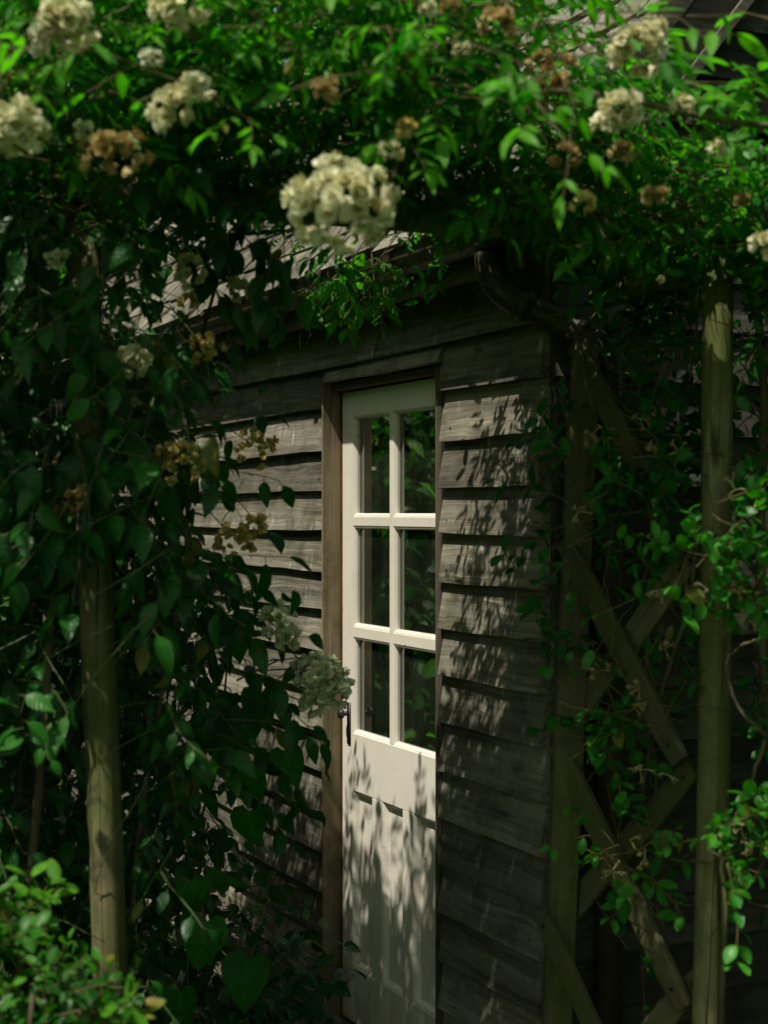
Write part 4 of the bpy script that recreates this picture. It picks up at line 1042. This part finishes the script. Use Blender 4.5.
# --- ground cover below the wall
lv = Leaves()
for k in range(5200):
    x = rng.uniform(-2.2, 1.3); y = rng.uniform(2.6, 6.6)
    l = loc((x, y, 0))
    if l.y > -0.07 or (0.0 < l.x < 0.75 and l.y > -0.30): continue
    d = Vector((rng.normal(0, .5), rng.normal(0, .5), 1)); h = rng.uniform(.03, .13)
    lv.add((x, y, -.13), d, Vector((rng.normal(), -1, .4)), h * 1.2, rng.random())
gc = lv.build('ground_cover', M['low_leaf'], 'lance', None, (0, 0, 0), .2, .5)
tag(gc, 'dark low ground cover growing below the shed wall', 'ground cover', kind='stuff')
FOOT = empty('leafy_plant', (-0.65, 4.6, -0.12), 0, 'dark bushy plant at the wall foot behind the heart shaped leaves', 'plant')
lv = Leaves(); tw = MB()
for k in range(150):
    px = rng.uniform(120, 320); py = rng.uniform(interp(px, [120, 200, 260, 320], [800, 850, 900, 985]), 1040); Y = rng.uniform(4.0, 4.7)
    q = P(px, py, Y)
    if loc(q).y > -.12 or q.z < -.13: continue
    shoot(lv, tw, q, (rng.normal(0, .6), -.2, rng.uniform(-.1, .8)), rng.uniform(.1, .22), 'alternate', rng.uniform(.04, .065), .04, .4, rng.uniform(0, .6))
lv.build('foliage', M['big_leaf'], 'ovate', FOOT, tuple(FOOT.location), .3, .4, 1.0, tw, M['stem'])
LAV = empty('grassy_plant', (-0.32, 4.35, -0.12), 0, 'small tuft of narrow green blades at the foot of the wall left of the door', 'plant')
lv = Leaves()
for k in range(90):
    a = Vector((-.38 + rng.normal(0, .10), 4.25 + rng.normal(0, .08), -.13)); lv.add(a, Vector((rng.normal(0, .35), rng.normal(-.1, .3), 1)), Vector((rng.normal(), -1, .2)), rng.uniform(.12, .26), rng.random())
lv.build('blades', M['bush_leaf'], 'blade', LAV, tuple(LAV.location), .3, .7)

# --- hedges: left beyond the wall, and an added unseen one at the right shutting out sky light
def hedge(loc0, label, pts, h0, n, leaf=(.07, .13), depth=.9):
    ob = empty('hedge', loc0, 0, label, 'hedge')
    lv = Leaves(); pts = [Vector(p) for p in pts]
    seg = [(pts[k + 1] - pts[k]).length for k in range(len(pts) - 1)]; tot = sum(seg)
    for k in range(n):
        t = rng.random() * tot; j = 0
        while t > seg[j]: t -= seg[j]; j += 1
        p = pts[j].lerp(pts[j + 1], t / seg[j]); nn = Vector((pts[j + 1] - pts[j]).yxz); nn = Vector((nn.x, -nn.y, 0)).normalized()
        h = h0 * (1 + .08 * math.sin(p.x * 1.7 + p.y) + .05 * math.sin(p.x * 4.1 + p.y * 3.3))
        z = h * rng.random() ** .85
        o = depth * rng.uniform(-1, 1); o = math.copysign(abs(o / depth) ** .5 * depth * .5, o) * (1 - .35 * (z / h) ** 4) + .18 * math.sin(z * 2.3 + p.x * 2.6 + p.y * 2.2)
        q = p + nn * o
        if loc((q.x, q.y, 0)).y > -.25 and loc((q.x, q.y, 0)).y < DEPTH + .2 and loc((q.x, q.y, 0)).x < S_END + .3 and loc((q.x, q.y, 0)).x > S_FAR - .2: continue
        od = nn * (1 if o > 0 else -1)
        lv.add((q.x, q.y, z - .12), od * .5 + rv(.6), Vector((0, 0, 1)) + od * .6 + rv(.4), rng.uniform(*leaf), min(1, max(0, rng.normal(.45, .25))))
    lv.build('foliage', M['hedge_leaf'], 'ovate', ob, loc0, .3, .4)
    for k in range(5):
        c = pts[0].lerp(pts[-1], (k + .5) / 5) if len(pts) == 2 else pts[min(k, len(pts) - 1)]
        cane(ob, loc0, [(c.x, c.y, -.15), (c.x + .08, c.y + .05, h0 * .35), (c.x - .05, c.y, h0 * .65), (c.x + .05, c.y, h0 * .9)], .05, .02, 'bark', 'trunk')
hedge((-3.6, 7.2, -.12), 'tall dark green hedge at the far left beyond the shed wall', [(-1.9, 7.6, 0), (-3.4, 7.0, 0), (-4.6, 5.2, 0), (-5.0, 3.0, 0), (-5.0, 0.5, 0)], 4.8, 30000, (.11, .19))
hedge((2.6, 3.0, -.12), 'added unseen hedge at the right, blocking sky light from the gable end', [(2.1, 1.0, 0), (2.6, 3.2, 0), (4.2, 4.6, 0)], 4.2, 12000, (.12, .19))  # added out of view to keep sky light off the gable side

def tree(loc0, label, h, rad, n):
    ob = empty('tree', loc0, 0, label, 'tree'); lv = Leaves()
    cl = [Vector((loc0[0], loc0[1], h * .62)) + Vector((rng.normal(0, rad * .5), rng.normal(0, rad * .5), rng.normal(0, h * .16))) for k in range(16)]
    for k in range(n):
        c = cl[int(rng.integers(16))]; d = rv(1).normalized()
        q = c + Vector((d.x, d.y, d.z * .75)) * rad * .55 * rng.random() ** .4
        lv.add(tuple(q), rv(1) + Vector((0, 0, -.3)), Vector((0, 0, 1)) + rv(.5), rng.uniform(.12, .2), min(1, max(0, rng.normal(.4, .25))))
    lv.build('crown', M['hedge_leaf'], 'ovate', ob, loc0, .3, .4)
    cane(ob, loc0, [(loc0[0], loc0[1], -.2), (loc0[0] + .1, loc0[1], h * .25), (loc0[0] - .05, loc0[1] + .1, h * .5), (loc0[0] + .1, loc0[1], h * .8)], .17, .05, 'bark', 'trunk')
    for c in cl[:6]: cane(ob, loc0, [(loc0[0], loc0[1], h * .35), Vector((loc0[0], loc0[1], h * .42)).lerp(c, .5), c], .06, .015, 'bark', 'limb')
tree((-2.4, 10.6, -.12), 'broad leafy tree behind the far end of the shed roof', 7.0, 2.6, 9000)

# --- shrubs on the lawn side, seen mirrored in the door's panes
def shrub(loc0, label, h, rad, n, mat, leaf):
    ob = empty('shrub', loc0, 0, label, 'shrub', 'shrubs standing before the far hedge'); lv = Leaves(); tw = MB()
    for k in range(n):
        z = h * rng.random() ** .8; rr = rad * (1 - .45 * (z / h) ** 2) * rng.random() ** .5; a = rng.uniform(0, 6.28)
        q = Vector((loc0[0] + rr * math.cos(a), loc0[1] + rr * math.sin(a), z - .12))
        shoot(lv, tw, q, (math.cos(a), math.sin(a), rng.normal(.5, .4)), rng.uniform(.15, .35), 'alternate', rng.uniform(*leaf), .05, .4, rng.uniform(.2, 1))
    lv.build('foliage', M[mat], 'ovate', ob, loc0, .3, .4, 1.0, tw, M['twig'])
    for k in range(5):
        a = k * 1.3; cane(ob, loc0, [(loc0[0], loc0[1], -.2), (loc0[0] + rad * .3 * math.cos(a), loc0[1] + rad * .3 * math.sin(a), h * .4), (loc0[0] + rad * .55 * math.cos(a), loc0[1] + rad * .55 * math.sin(a), h * .85)], .012, .004, 'bark', 'stem')
shrub((-2.35, 6.15, -.12), 'upright bright green shrub mirrored in the door panes', 2.35, .55, 260, 'rose_leaf', (.07, .11))
shrub((-3.2, 6.0, -.12), 'lower rounded shrub beside the upright one', 1.5, .65, 220, 'bush_leaf', (.06, .09))
